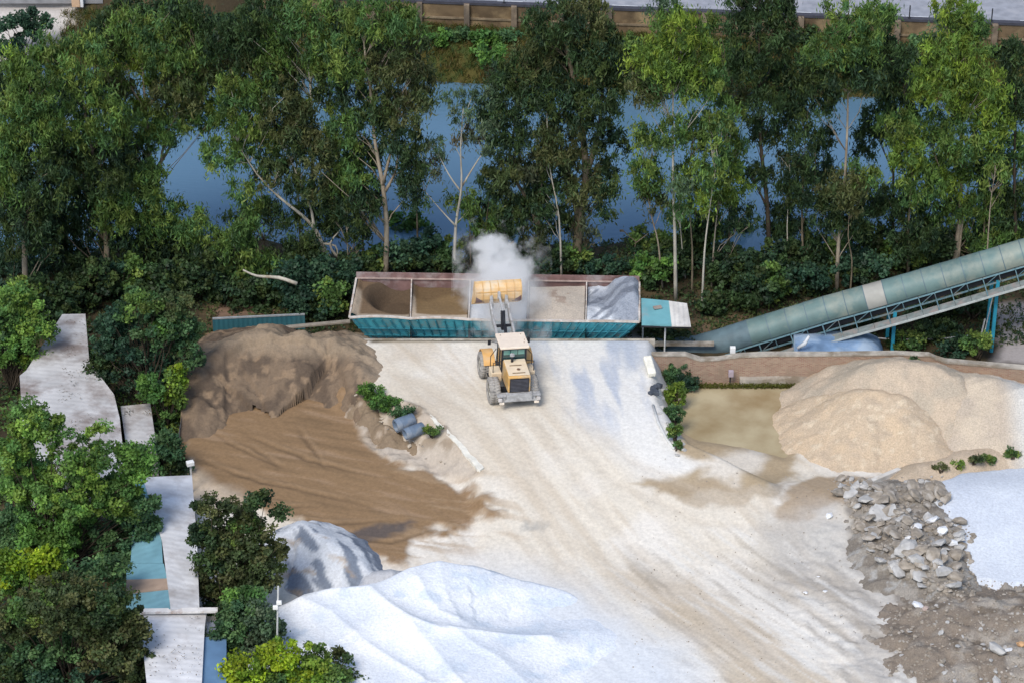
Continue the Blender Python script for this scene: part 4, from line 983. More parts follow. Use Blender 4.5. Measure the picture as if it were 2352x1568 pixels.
# dark pump-like scrap
x, y, z = Wg(1503, 898)
mb = MB()
for i in range(6): mb.box((x+random.uniform(-.3, .35), y+random.uniform(-.8, .8), z+.12), (.35, .3, .25), Matrix.Rotation(random.random()*3, 3, 'Z') @ Matrix.Rotation(random.uniform(-.5, .5), 3, 'X'))
tag(mb.build('scrap_metal', mat('dark_scrap', (.07, .08, .10), .6, .4, 4), bevel=.02, origin=(x, y, z)), 'tangle of dark scrap metal on the ramp edge below the white block', 'scrap')
pts = [Wg(u, v, .05) for u, v in [(1500, 930), (1512, 970), (1530, 1005), (1548, 1030)]]
mb = MB(); mb.tube(pts, .09, 7); tag(mb.build('pipe', GAL, smooth=True, origin=pts[0]), 'dirty pale pipe lying down the right ramp edge', 'pipe')
# two rusty blue-grey drums (short pipes) on the bank
DRUM = mat('drum_blue_grey', (.14, .19, .26), .6, .2, 2.5, dirt=(.26, .28, .30), dirt_amt=.45)
for (a, b, r, lab) in [((908, 978), (950, 962), .40, 'upper of two blue grey concrete pipes lying on the grassy bank'), ((930, 997), (972, 981), .35, 'lower of two blue grey concrete pipes lying on the grassy bank')]:
    z = 1.75; A = Vector(W(*a, z)); B = Vector(W(*b, z+.1)); d = (B-A).normalized()
    mb = MB(); n = 20
    mb.tube([A, A+d*.02, B-d*.02, B], [r*.93, r, r, r*.93], n, cap=False); mb.tube([B, A], [r*.84, r*.84], n, cap=False)
    mb.tube([A+d*.3, A+d*.34], r*1.02, n, cap=False); mb.tube([A+d*.9, A+d*.94], r*1.02, n, cap=False)
    q = MB()
    o = mb.build('concrete_pipe', DRUM, smooth=True, origin=A); sm = o.modifiers.new('solid', 'SOLIDIFY'); sm.thickness = .03
    tag(o, lab, 'pipe')

# ------------------------------------------------------------------ wheel loader
YEL = mat('loader_yellow', (.58, .34, .11), .6, .25, 2.5, dirt=(.52, .43, .31), dirt_amt=.55)
YELT = mat('loader_pale_yellow', (.74, .60, .42), .6, .1, 3, dirt=(.66, .56, .42), dirt_amt=.4)  # paler yellow for the hood top and side tanks
ROOF = mat('loader_roof_cream', (.80, .68, .55), .6, .08, 3, dirt=(.72, .62, .5), dirt_amt=.3)
BLACK = mat('loader_black', (.02, .022, .028), .55, .2)
DUSTY = mat('dusty_grey_steel', (.40, .40, .40), .8, .3, 5, dirt=(.24, .23, .22), dirt_amt=.4)
TYRE = mat('dusty_tyre', (.36, .34, .31), .95, .2, 6, dirt=(.20, .19, .18), dirt_amt=.4)
RIM = mat('rim_dusty', (.50, .48, .42), .7, .15, 6)
GLASS = mat('cab_glass', (.02, .06, .065), .08, .05, 1, spec=.9)
GLASS_REFL = mat('cab_glass_reflection', (.13, .30, .26), .15, .1, 2, spec=.9)
SH = mat('bucket_orange', (.70, .45, .20), .6, .12, 2, dirt=(.68, .55, .38), dirt_amt=.45)
ld = empty('wheel_loader', (-.12, 141.95, float(G(-.05, 141.9))+.0), 'dusty yellow wheel loader seen from behind on the ramp, bucket raised over the middle bin', 'wheel loader', rz=R(11)); ld.rotation_euler = (0, R(2.5), R(11)); ld.scale = (1, .92, .94)
def part(mb, name, m, bevel=.02, smooth=False, parent=ld):
    o = mb.build(name, m, parent, bevel=bevel, smooth=smooth); return o
WR = .80
for sx in (-1, 1):
    for sy in (-1, 1):
        c = (sx*1.13-.16, sy*1.62, WR)
        mb = MB(); hw = .31
        mb.lathe_x(c, [(-hw*.8, .46), (-hw, .55), (-hw, .70), (-hw*.75, .78), (-hw*.3, WR), (hw*.3, WR), (hw*.75, .78), (hw, .70), (hw, .55), (hw*.8, .46)], 36)
        for k in range(26):
            t = 2*math.pi*k/26
            for s2 in (-1, 1):
                q = Matrix.Rotation(t+s2*.06, 3, 'X')
                mb.box(Vector(c)+Vector((s2*.15, 0, 0))+q @ Vector((0, 0, WR-.005)), (.26, .085, .06), q @ Matrix.Rotation(s2*.35, 3, 'Z'))
        ty = part(mb, 'tyre', TYRE, 0, True)
        mb = MB(); xo = sx*(hw-.10)
        mb.lathe_x(c, [(-sx*.05, .02), (xo-sx*.10, .10), (xo-sx*.10, .2), (xo-sx*.14, .24), (xo-sx*.14, .40), (xo, .47)], 28)
        rm = part(mb, 'rim', RIM, 0, True, ty)
        mb = MB(); mb.lathe_x(c, [(xo-sx*.12, .17), (xo+sx*.02, .16), (xo+sx*.04, .02)], 18); part(mb, 'hub', BLACK, 0, True, ty)
        for k in range(0): pass
mb = MB(); mb.box((0, -1.35, .85), (1.0, 2.9, .55)); mb.box((0, -1.62, .8), (1.7, .3, .3)); part(mb, 'rear_frame', BLACK, .03)
mb = MB(); mb.box((0, 1.35, .85), (.95, 1.7, .6)); mb.box((0, 1.62, .8), (1.7, .3, .3)); mb.extrude([(.8, 1.1), (1.9, 1.1), (1.55, 2.3), (1.1, 2.3)], -.55, -.35); mb.extrude([(.8, 1.1), (1.9, 1.1), (1.55, 2.3), (1.1, 2.3)], .35, .55); part(mb, 'front_frame', DUSTY, .03)
# hood
hood = [(-2.72, 1.18), (-2.66, 2.2), (-2.55, 2.30), (-.80, 2.42), (-.78, 1.15)]
mb = MB(); mb.extrude(hood, -.66, .66); hd = part(mb, 'hood', YEL, .05)
mb = MB(); mb.extrude([(-2.60, 2.302), (-.82, 2.425), (-.82, 2.455), (-2.60, 2.335)], -.62, .62); part(mb, 'hood_top', YELT, .015)
mb = MB(); mb.box((0, -2.72, 1.68), (1.12, .06, .92)); gr = part(mb, 'grille', BLACK, .01)
mb = MB()
for k in range(9): mb.box((0, -2.765, 1.29+k*.095), (1.04, .03, .03))
part(mb, 'grille_bars', mat('grille_dust', (.10, .10, .12), .7), 0)
mb = MB(); mb.box((0, -2.4, 2.375), (.75, .05, .03)); mb.lathe_x((0, 0, 0), [(0, 0)], 3) if False else None
mb.box((-.05, -1.55, 2.42), (.7, .07, .03)); part(mb, 'hood_slot', mat('slot_brown', (.25, .17, .10), .7), 0)
mb = MB(); mb.tube([(.05, -2.0, 2.33), (.05, -2.0, 2.42)], .10, 14); part(mb, 'filler_cap', mat('cap_brown', (.18, .11, .07), .6), 0)
mb = MB(); mb.tube([(-.18, -1.12, 2.38), (-.18, -1.12, 2.82)], .075, 12); ex = part(mb, 'exhaust', BLACK, 0, True)
mb = MB(); mb.tube([(-.18, -1.12, 2.82), (-.18, -1.12, 2.86), (-.18, -1.12, 2.98)], [.09, .15, .13], 12); part(mb, 'exhaust_cap', DUSTY, 0, False, ex)
# counterweight bumper, platforms, rear lamps
mb = MB(); mb.box((0, -2.78, .92), (1.5, .35, .5)); mb.box((0, -2.86, .70), (2.35, .14, .14)); bp = part(mb, 'rear_bumper', DUSTY, .02)
for sx in (-1, 1):
    mb = MB(); mb.box((sx*1.0, -2.62, .98), (.55, .5, .06)); mb.box((sx*.86, -2.62, .85), (.2, .4, .3)); part(mb, 'rear_step', DUSTY, .01)
    mb = MB(); mb.box((sx*1.12, -2.92, .80), (.22, .16, .20)); part(mb, 'tail_lamp', mat('lamp_housing', (.55, .52, .50), .5), .02)
    mb = MB(); mb.box((sx*1.02, -2.93, .56), (.28, .12, .14)); part(mb, 'reflector', mat('reflector_cream', (.80, .70, .58), .5), .02)
    # front fender
    mb = MB(); pr = []
    for k in range(11):
        t = math.radians(15+k*14); pr.append((1.62+math.cos(t)*1.02, WR+math.sin(t)*.98))
    pr2 = [(1.62+(y-1.62)*.94, WR+(z-WR)*.94) for y, z in pr]
    mb.extrude(pr+pr2[::-1], sx*1.13-.34, sx*1.13+.34); part(mb, 'front_fender', mat('fender_orange', (.70, .40, .14), .5, .12, 2, dirt=(.6, .46, .3), dirt_amt=.4), .01)
    mb = MB(); mb.box((sx*.98, -.35, 1.22), (.62, .95, .62)); tk = part(mb, 'side_tank', YELT, .05)
    mb = MB(); mb.box((sx*1.12, .42, .75), (.4, .35, .06)); mb.box((sx*1.12, .42, .45), (.4, .3, .06)); mb.box((sx*.95, .42, .7), (.05, .3, .9)); part(mb, 'step', BLACK, .01)
    mb = MB(); mb.tube([(sx*1.22, .05, 1.5), (sx*1.22, .05, 2.25), (sx*.85, .35, 2.6)], .025, 6); mb.tube([(sx*1.2, -.75, 1.5), (sx*1.2, -.75, 2.2), (sx*.75, -.75, 2.3)], .025, 6); part(mb, 'handrail', BLACK, 0)
    mb = MB(); mb.tube([(sx*.74, .75, 2.75), (sx*1.12, .95, 2.8)], .02, 6); mb.box((sx*1.16, .97, 2.7), (.18, .05, .34)); part(mb, 'mirror', BLACK, .01)
# cab
mb = MB(); mb.box((0, 0, 1.45), (1.42, 1.5, .5)); part(mb, 'cab_base', BLACK, .03)
mb = MB()
for x, y, x2, y2 in ((-.70, -.74, -.68, -.66), (.70, -.74, .68, -.66), (-.70, .74, -.66, .62), (.70, .74, .66, .62), (-.70, -.05, -.68, -.05), (.70, -.05, .68, -.05)):
    mb.bar((x, y, 1.65), (x2, y2, 3.2), .10, .10)
mb.box((0, -.69, 3.13), (1.42, .1, .12)); mb.box((0, -.72, 2.25), (1.38, .08, .08)); mb.box((0, .65, 3.13), (1.42, .1, .12)); part(mb, 'cab_pillar', BLACK, .01)
mb = MB(); mb.box((0, -.71, 1.95), (1.32, .03, .6)); mb.box((0, .69, 2.4), (1.32, .03, 1.5)); mb.box((-.69, 0, 2.4), (.03, 1.35, 1.5)); mb.box((.69, 0, 2.4), (.03, 1.35, 1.5)); part(mb, 'cab_window', GLASS, 0)
mb = MB(); mb.box((0, -.695, 2.68), (1.32, .03, .86)); part(mb, 'rear_window', GLASS, 0)
for k in (-1, 0, 1):
    mb = MB(); mb.box((k*.42, -.722, 2.88), (.38, .02, .32)); part(mb, 'painted_reflection', GLASS_REFL, .01)  # pale green panes paint the reflection onto the rear glass
mb = MB(); mb.box((0, -.02, 3.28), (1.72, 1.85, .16)); rf = part(mb, 'cab_roof', ROOF, .05)
for x, y in ((-.6, .6), (.6, .6), (.62, -.45), (.7, -.1)):
    mb = MB(); mb.tube([(x, y, 3.36), (x, y, 3.385)], .035, 8); part(mb, 'roof_bolt', mat('bolt_brown', (.3, .2, .13), .6), 0, False, rf)
# lift arms, bell crank, cylinders, bucket
for sx in (-1, 1):
    mb = MB(); prof = [(1.15, 2.35), (1.35, 2.05), (2.4, 2.45), (3.5, 2.65), (4.35, 3.15), (4.6, 3.35), (4.5, 3.65), (4.2, 3.55), (3.4, 3.1), (2.3, 2.85)]
    mb.extrude(prof, sx*.52-.06, sx*.52+.06); part(mb, 'lift_arm', DUSTY, .02)
    mb = MB(); mb.tube([(sx*.42, .95, 1.15), (sx*.42, 1.9, 1.75)], .09, 10); mb.tube([(sx*.42, 1.9, 1.75), (sx*.42, 2.7, 2.45)], .05, 10); part(mb, 'lift_cylinder', DUSTY, 0, True)
mb = MB(); mb.tube([(-.5, 2.9, 2.75), (.5, 2.9, 2.75)], .10, 10); mb.extrude([(2.75, 2.5), (3.0, 2.5), (3.35, 3.6), (3.1, 3.7), (2.8, 2.95)], -.12, .12); part(mb, 'bell_crank', BLACK, .02)
mb = MB(); mb.tube([(0, 1.35, 2.15), (0, 2.3, 3.0)], .10, 10); mb.tube([(0, 2.3, 3.0), (0, 3.15, 3.62)], .055, 10); part(mb, 'tilt_cylinder', BLACK, 0, True)
mb = MB(); mb.bar((0, 3.2, 3.6), (0, 4.55, 4.0), .12, .1); part(mb, 'tilt_link', DUSTY, .01)
bk = [(5.30, 4.72), (5.02, 4.66), (4.78, 4.42), (4.66, 4.05), (4.66, 3.72), (4.80, 3.45), (5.05, 3.28), (5.95, 2.72)]
bi = [(5.30, 4.66), (5.04, 4.60), (4.84, 4.38), (4.72, 4.05), (4.72, 3.74), (4.85, 3.50), (5.08, 3.34), (5.97, 2.78)]
mb = MB(); mb.extrude(bk+bi[::-1], -1.39, 1.39); bko = part(mb, 'bucket', SH, .01)
for sx in (-1, 1):
    mb = MB(); mb.extrude(bk, sx*1.38-.03, sx*1.38+.03); part(mb, 'side_plate', SH, 0, False, bko)
    mb = MB(); mb.extrude([(4.63, 3.98), (4.60, 3.55), (4.76, 3.32), (4.82, 3.40), (4.70, 3.6)], sx*1.36-.36 if sx < 0 else 1.0-.0, sx*1.36+.0 if sx < 0 else 1.36) if False else None
    mb.add([(sx*1.37, 4.640, 3.92), (sx*1.37, 4.645, 3.68), (sx*1.37, 4.79, 3.42), (sx*.80, 4.79, 3.42), (sx*1.02, 4.648, 3.66)], [(0, 1, 4), (1, 2, 3, 4)]); part(mb, 'corner_patch', mat('dark_maroon', (.16, .09, .09), .6), 0, False, bko)  # dark maroon triangles at the bucket's lower rear corners
mb = MB()
for x in (-.95, -.48, 0, .48, .95): mb.extrude([(p[0]-.045 if i < 5 else p[0]-.03, p[1]) for i, p in enumerate(bk[:6])]+[bk[5], bk[4], bk[3], bk[2], bk[1], bk[0]], x-.02, x+.02)
mb.bar((-1.36, 4.69, 4.20), (1.36, 4.69, 4.20), .05, .05); part(mb, 'stiffener', mat('bucket_rib', (.62, .38, .15), .6), 0, False, bko)
mb = MB()
for x in (-.45, .45): mb.extrude([(4.70, 3.2), (4.35, 3.15), (4.3, 3.5), (4.66, 4.0)], x-.09, x+.09)
mb.extrude([(4.66, 3.7), (4.4, 3.85), (4.45, 4.15), (4.7, 4.25)], -.08, .08)
part(mb, 'bucket_bracket', DUSTY, .01, False, bko)

# ------------------------------------------------------------------ vegetation
BARK = mat('pale_bark', (.33, .28, .21), .85, .4, 2.2, bump=.3, dirt=(.20, .15, .10), dirt_amt=.5, stretch=(1, 1, .35))
BARKD = mat('dark_bark', (.06, .045, .03), .9, .4, 2.5, stretch=(1, 1, .3))
BARKW = mat('white_bark', (.44, .41, .34), .8, .3, 2.2, dirt=(.28, .22, .15), dirt_amt=.35, stretch=(1, 1, .35))
BARKO = mat('olive_bark', (.16, .13, .085), .9, .4, 2.2, dirt=(.28, .22, .16), dirt_amt=.5, stretch=(1, 1, .35))
PALS = {  # leaf colours: list of clump colours
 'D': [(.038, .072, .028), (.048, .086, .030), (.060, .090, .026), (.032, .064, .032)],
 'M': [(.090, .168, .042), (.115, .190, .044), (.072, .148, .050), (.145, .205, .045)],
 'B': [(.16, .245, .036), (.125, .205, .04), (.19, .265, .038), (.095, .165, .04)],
 'G': [(.10, .16, .09), (.08, .135, .07), (.13, .18, .10), (.09, .15, .08)],
 'O': [(.088, .104, .036), (.068, .098, .036), (.105, .116, .044), (.060, .088, .034)],
 'T': [(.034, .078, .046), (.042, .092, .052), (.026, .064, .040), (.055, .11, .058)],
 'L': [(.15, .27, .055), (.12, .23, .06), (.19, .30, .055), (.09, .19, .05)],
 'Y': [(.23, .33, .02), (.17, .28, .025), (.11, .20, .025), (.28, .36, .025)],
 'S': [(.065, .135, .055), (.085, .165, .065), (.05, .11, .05), (.10, .18, .065)],
 'V': [(.10, .21, .045), (.075, .17, .045), (.13, .25, .05)],
 'R': [(.09, .11, .06), (.07, .085, .045), (.11, .10, .06)],
}
def leaf_quads(cen, rad, n, lsize, lw, droop, updir, cols, jit=.22, flat=.8, soft=False):
    """cen (m,3), rad (m,), n leaves each"""
    m = len(cen); N = m*n
    c = np.repeat(cen, n, 0); r = np.repeat(rad, n)
    d = rng.normal(size=(N, 3)); d /= np.linalg.norm(d, axis=1)[:, None]+1e-9
    rr = rng.random(N)**.45
    d[:, 2] *= flat
    if soft: rr = np.abs(rng.normal(size=N))*.55+.08
    p = c+d*(rr*r)[:, None]
    if soft: p[:, 2] -= .25*r*rr
    A = rng.normal(size=(N, 3)); A[:, 2] += -droop; A /= np.linalg.norm(A, axis=1)[:, None]+1e-9
    Nn = rng.normal(size=(N, 3))*.8+d*.5; Nn[:, 2] += updir
    Sd = np.cross(A, Nn); Sd /= np.linalg.norm(Sd, axis=1)[:, None]+1e-9
    sz = lsize*(.7+.6*rng.random(N)); L = (sz/2)[:, None]; Wd = (sz*lw/lsize/2)[:, None]
    V = np.stack([p-A*L, p+Sd*Wd, p+A*L, p-Sd*Wd], 1).reshape(-1, 3)
    cc = np.repeat(cols, n, 0)*(1+jit*(rng.random((N, 1))*2-1))*(1+.12*(rng.random((N, 3))-.5))
    cc = np.repeat(cc, 4, 0)
    Q = np.arange(N*4).reshape(-1, 4)
    return V, Q, cc
def crown(name, blobs, root, style, n_leaf=100, seed=0):
    """blobs: (centre xyz, rx, ry, rz, palette, density)"""
    CE = []; RA = []; CO = []
    for c, rx, ry, rz, pal_, dens in blobs:
        cr = style['cr']; vol = rx*rz
        n = max(2, int(dens*style['dens']*vol/(cr*cr)))
        d = rng.normal(size=(n, 3)); d /= np.linalg.norm(d, axis=1)[:, None]
        rr = (.35+.65*rng.random(n))**.8
        P = np.array(c)+d*np.array([rx, ry, rz])*rr[:, None]*.88
        CE.append(P); RA.append(cr*(.5+.9*rng.random(n)))
        pl = np.array(PALS[pal_]); k = rng.integers(0, len(pl), n)
        br = (.62+.85*rng.random((n, 1))**1.3)
        CO.append(pl[k]*br)
    CE = np.concatenate(CE); RA = np.concatenate(RA); CO = np.concatenate(CO)
    V, Q, cc = leaf_quads(CE, RA, n_leaf, style['L'], style['w'], style['droop'], style['up'], CO, flat=style.get('flat', .8), soft=style.get('soft', False))
    V = V[:]; o = mesh_np('crown', V, quads=Q, colors=cc, m=LEAF, parent=root)
    return CE, o
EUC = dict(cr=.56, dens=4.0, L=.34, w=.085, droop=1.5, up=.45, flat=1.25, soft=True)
BRO = dict(cr=.42, dens=3.8, L=.20, w=.12, droop=.1, up=.9)
BSH = dict(cr=.38, dens=2.6, L=.22, w=.13, droop=.2, up=.8)
def limb(mb, a, b, r0, r1, seed, n=4, sides=5, sag=.1):
    a, b = Vector(a), Vector(b); L = (b-a).length; pts = []
    for i in range(n+1):
        t = i/n; p = a.lerp(b, t); p.z += sag*L*(math.sin(math.pi*t))*.5
        if 0 < i < n: p += Vector((random.uniform(-1, 1), random.uniform(-1, 1), random.uniform(-.5, .5)))*L*.05
        pts.append(p)
    mb.tube(pts, [r0+(r1-r0)*i/n for i in range(n+1)], sides)
def px_path(path, y0, wob=.35):
    out = []
    for i, (u, v) in enumerate(path):
        y = y0+(0 if i == 0 else random.uniform(-wob, wob)*min(i, 3)/3)
        out.append(Vector(WY(u, v, y)))
    return out
def euca(label, base, paths, blobs, r0=.22, bark=BARK, name='eucalyptus_tree', group='tall trees between the yard and the lake', style=EUC, y=None, deepen=1.0, nl=85):
    """base px (u, v) on the ground; paths: px paths, first is the trunk; blobs px (u, v, ru, rv, palette[, density])"""
    y0 = W(base[0], base[1], 0)[1] if y is None else y
    r0 = r0*.78; gz = float(G(WY(base[0], base[1], y0)[0], y0)); b = Vector((WY(base[0], base[1], y0)[0], y0, gz-.1))
    root = wroot(name, b, label, 'tree', group)
    mb = MB(); tr = []
    for i, pth in enumerate(paths):
        P = px_path(pth, y0)
        if i == 0: P = [b]+P[1:]
        P = smooth_path(P); n = len(P); ra = r0 if i == 0 else r0*.6
        mb.tube(P, [max(.025, ra*(1-.85*(k/(n-1))**.9)) for k in range(n)], 8)
        tr += [(p, ra*(1-.8*k/(n-1))) for k, p in enumerate(P)]
    BB = []
    for bl in blobs:
        u, v, ru, rv, pal_ = bl[:5]; dn = bl[5] if len(bl) > 5 else 1.0
        yy = y0+random.uniform(-.9, .9)*deepen; c = WY(u, v, yy); k = scale_at(yy, c[2])
        rx = 1.12*ru/k; rz = 1.12*rv/k/.9
        BB.append((c, rx, max(.8, min(rx, 2.2))*.9*deepen, rz, pal_, dn))
    CE, co = crown('crown', BB, root, style, nl)
    # limbs to a share of the clumps
    sel = rng.choice(len(CE), min(len(CE), 12+len(CE)//9), replace=False)
    for j in sel:
        q = Vector(CE[j]); best = min(tr, key=lambda t: (t[0]-Vector((q.x, q.y, q.z-1.2*abs(q.x-t[0].x)-.6))).length)
        limb(mb, best[0], q, min(.06, max(.025, best[1]*.28)), .010, 0)
    mb.build('trunk', bark, root, smooth=True)
    return root
def bush(label, base, blobs, name='bush', cat='bush', group=None, style=BSH, y=None, nl=70, bark=BARKD, depth=1.0, zoff=0.0, nst=6):
    if y is None:
        bp_ = Wt(*base); b = Vector(bp_)
    else:
        b = Vector(WY(base[0], base[1], y)); b.z = float(G(b.x, y))
    root = wroot(name, b, label, cat, group); BB = []; mb = MB()
    for bl in blobs:
        u, v, ru, rv, pal_ = bl[:5]; dn = bl[5] if len(bl) > 5 else 1.0
        yy = b.y+random.uniform(-.5, .5)*depth; c = WY(u, v, yy); k = scale_at(yy, c[2]); rx = ru/k
        BB.append((c, rx, rx*depth*.8, rv/k/.95, pal_, dn))
    CE, co = crown('crown', BB, root, style, nl)
    for j in rng.choice(len(CE), min(len(CE), nst+len(CE)//6), replace=False):
        limb(mb, b+Vector((random.uniform(-.15, .15), random.uniform(-.15, .15), 0)), CE[j], .05, .012, 0)
    mb.build('stem' if cat == 'bush' else 'trunk', bark, root, smooth=True)
    return root
# ---- tall trees of the belt
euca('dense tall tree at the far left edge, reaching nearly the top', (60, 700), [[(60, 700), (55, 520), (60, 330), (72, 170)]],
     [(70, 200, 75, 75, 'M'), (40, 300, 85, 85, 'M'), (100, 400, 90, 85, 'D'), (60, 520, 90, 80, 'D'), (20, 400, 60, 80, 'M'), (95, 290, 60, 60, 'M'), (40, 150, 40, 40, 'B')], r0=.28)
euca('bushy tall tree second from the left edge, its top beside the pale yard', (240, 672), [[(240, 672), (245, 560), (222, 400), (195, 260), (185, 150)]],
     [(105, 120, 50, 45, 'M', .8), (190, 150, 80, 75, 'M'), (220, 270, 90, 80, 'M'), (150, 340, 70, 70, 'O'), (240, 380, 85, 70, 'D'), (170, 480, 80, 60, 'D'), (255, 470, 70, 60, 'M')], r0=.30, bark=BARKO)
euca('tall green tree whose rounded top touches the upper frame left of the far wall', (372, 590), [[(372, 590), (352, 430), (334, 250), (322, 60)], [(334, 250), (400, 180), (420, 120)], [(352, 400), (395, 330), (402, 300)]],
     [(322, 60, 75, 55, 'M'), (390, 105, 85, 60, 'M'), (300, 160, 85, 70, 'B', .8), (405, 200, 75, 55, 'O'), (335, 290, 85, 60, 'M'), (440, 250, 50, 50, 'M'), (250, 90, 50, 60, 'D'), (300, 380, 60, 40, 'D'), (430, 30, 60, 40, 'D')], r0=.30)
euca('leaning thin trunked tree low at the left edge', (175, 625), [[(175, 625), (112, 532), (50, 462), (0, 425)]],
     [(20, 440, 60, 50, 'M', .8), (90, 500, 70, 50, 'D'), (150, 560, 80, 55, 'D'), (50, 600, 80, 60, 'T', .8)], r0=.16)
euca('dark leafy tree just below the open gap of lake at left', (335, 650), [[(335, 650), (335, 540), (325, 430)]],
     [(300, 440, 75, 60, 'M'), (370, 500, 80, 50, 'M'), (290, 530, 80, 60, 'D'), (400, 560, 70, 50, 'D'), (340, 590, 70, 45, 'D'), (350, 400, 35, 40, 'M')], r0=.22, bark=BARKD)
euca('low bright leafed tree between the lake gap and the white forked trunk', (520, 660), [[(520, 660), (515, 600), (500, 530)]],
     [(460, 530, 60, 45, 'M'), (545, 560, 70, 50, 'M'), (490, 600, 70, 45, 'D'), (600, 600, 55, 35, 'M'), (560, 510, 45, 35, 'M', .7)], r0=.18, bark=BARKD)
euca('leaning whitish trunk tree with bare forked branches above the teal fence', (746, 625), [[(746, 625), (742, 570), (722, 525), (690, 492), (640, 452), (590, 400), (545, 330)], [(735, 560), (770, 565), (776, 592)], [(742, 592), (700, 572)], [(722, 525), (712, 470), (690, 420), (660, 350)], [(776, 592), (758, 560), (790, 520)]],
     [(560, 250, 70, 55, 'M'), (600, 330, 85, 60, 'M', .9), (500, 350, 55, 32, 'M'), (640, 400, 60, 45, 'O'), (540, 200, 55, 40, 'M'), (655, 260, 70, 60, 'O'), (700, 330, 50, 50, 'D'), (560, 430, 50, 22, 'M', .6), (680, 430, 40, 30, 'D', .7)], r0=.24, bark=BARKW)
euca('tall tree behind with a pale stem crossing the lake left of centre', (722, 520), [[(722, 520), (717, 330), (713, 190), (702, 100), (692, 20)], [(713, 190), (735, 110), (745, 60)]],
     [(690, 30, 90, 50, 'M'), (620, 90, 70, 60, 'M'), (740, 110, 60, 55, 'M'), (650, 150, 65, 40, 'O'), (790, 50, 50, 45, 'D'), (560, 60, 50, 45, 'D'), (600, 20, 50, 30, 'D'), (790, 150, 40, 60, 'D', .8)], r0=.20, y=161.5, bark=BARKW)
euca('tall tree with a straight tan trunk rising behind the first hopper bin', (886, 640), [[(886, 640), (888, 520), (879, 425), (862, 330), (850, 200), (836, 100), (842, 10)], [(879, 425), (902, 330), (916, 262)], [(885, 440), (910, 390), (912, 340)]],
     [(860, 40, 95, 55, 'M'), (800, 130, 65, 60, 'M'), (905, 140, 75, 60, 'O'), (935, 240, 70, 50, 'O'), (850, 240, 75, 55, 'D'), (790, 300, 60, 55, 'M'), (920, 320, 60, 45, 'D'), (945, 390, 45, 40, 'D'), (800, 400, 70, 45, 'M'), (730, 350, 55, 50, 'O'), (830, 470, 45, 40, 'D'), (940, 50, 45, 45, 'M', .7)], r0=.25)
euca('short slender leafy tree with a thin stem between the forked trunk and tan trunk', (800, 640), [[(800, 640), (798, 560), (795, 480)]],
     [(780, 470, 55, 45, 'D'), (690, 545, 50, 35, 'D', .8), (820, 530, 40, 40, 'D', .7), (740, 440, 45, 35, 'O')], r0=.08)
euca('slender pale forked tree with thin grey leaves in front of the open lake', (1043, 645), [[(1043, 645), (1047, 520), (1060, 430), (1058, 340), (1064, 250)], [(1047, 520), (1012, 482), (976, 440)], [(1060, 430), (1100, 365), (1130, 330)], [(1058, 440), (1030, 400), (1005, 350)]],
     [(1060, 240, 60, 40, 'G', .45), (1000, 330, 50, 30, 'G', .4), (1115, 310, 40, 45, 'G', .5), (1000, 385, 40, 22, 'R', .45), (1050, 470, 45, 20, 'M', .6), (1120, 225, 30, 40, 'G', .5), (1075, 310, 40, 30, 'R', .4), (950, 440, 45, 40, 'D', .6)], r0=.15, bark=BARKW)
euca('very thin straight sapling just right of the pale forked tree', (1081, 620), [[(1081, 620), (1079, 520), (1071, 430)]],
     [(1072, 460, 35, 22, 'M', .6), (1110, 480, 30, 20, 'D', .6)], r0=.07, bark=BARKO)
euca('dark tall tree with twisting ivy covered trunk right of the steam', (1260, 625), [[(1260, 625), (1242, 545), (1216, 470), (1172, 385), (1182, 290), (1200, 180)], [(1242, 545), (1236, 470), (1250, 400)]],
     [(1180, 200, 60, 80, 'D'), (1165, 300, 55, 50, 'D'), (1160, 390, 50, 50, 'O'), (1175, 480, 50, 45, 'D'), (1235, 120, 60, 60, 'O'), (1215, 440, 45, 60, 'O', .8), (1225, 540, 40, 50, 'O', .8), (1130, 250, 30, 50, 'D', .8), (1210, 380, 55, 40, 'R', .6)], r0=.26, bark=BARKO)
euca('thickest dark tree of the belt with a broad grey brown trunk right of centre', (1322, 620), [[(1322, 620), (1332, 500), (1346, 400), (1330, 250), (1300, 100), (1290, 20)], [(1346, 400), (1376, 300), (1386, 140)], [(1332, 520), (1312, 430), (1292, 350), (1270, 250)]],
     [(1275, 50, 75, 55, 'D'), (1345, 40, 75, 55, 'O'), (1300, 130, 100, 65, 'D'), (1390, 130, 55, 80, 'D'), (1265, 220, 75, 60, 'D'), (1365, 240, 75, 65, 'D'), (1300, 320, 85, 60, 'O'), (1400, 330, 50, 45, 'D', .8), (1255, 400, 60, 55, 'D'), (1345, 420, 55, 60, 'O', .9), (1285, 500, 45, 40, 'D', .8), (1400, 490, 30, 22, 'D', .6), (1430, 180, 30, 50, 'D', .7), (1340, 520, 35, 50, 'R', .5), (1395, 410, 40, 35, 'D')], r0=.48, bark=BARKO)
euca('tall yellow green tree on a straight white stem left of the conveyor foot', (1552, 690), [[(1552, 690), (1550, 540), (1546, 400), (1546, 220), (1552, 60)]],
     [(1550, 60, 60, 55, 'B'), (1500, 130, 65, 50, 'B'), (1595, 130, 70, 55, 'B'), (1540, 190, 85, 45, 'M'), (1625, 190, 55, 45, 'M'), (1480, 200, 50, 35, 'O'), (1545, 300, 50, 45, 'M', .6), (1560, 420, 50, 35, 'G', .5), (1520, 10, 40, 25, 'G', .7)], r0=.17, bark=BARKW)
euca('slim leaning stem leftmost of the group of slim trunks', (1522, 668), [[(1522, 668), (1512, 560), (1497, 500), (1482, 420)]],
     [(1490, 310, 50, 40, 'M', .7), (1485, 400, 45, 50, 'M'), (1500, 460, 40, 35, 'O', .7)], r0=.10, bark=BARK)
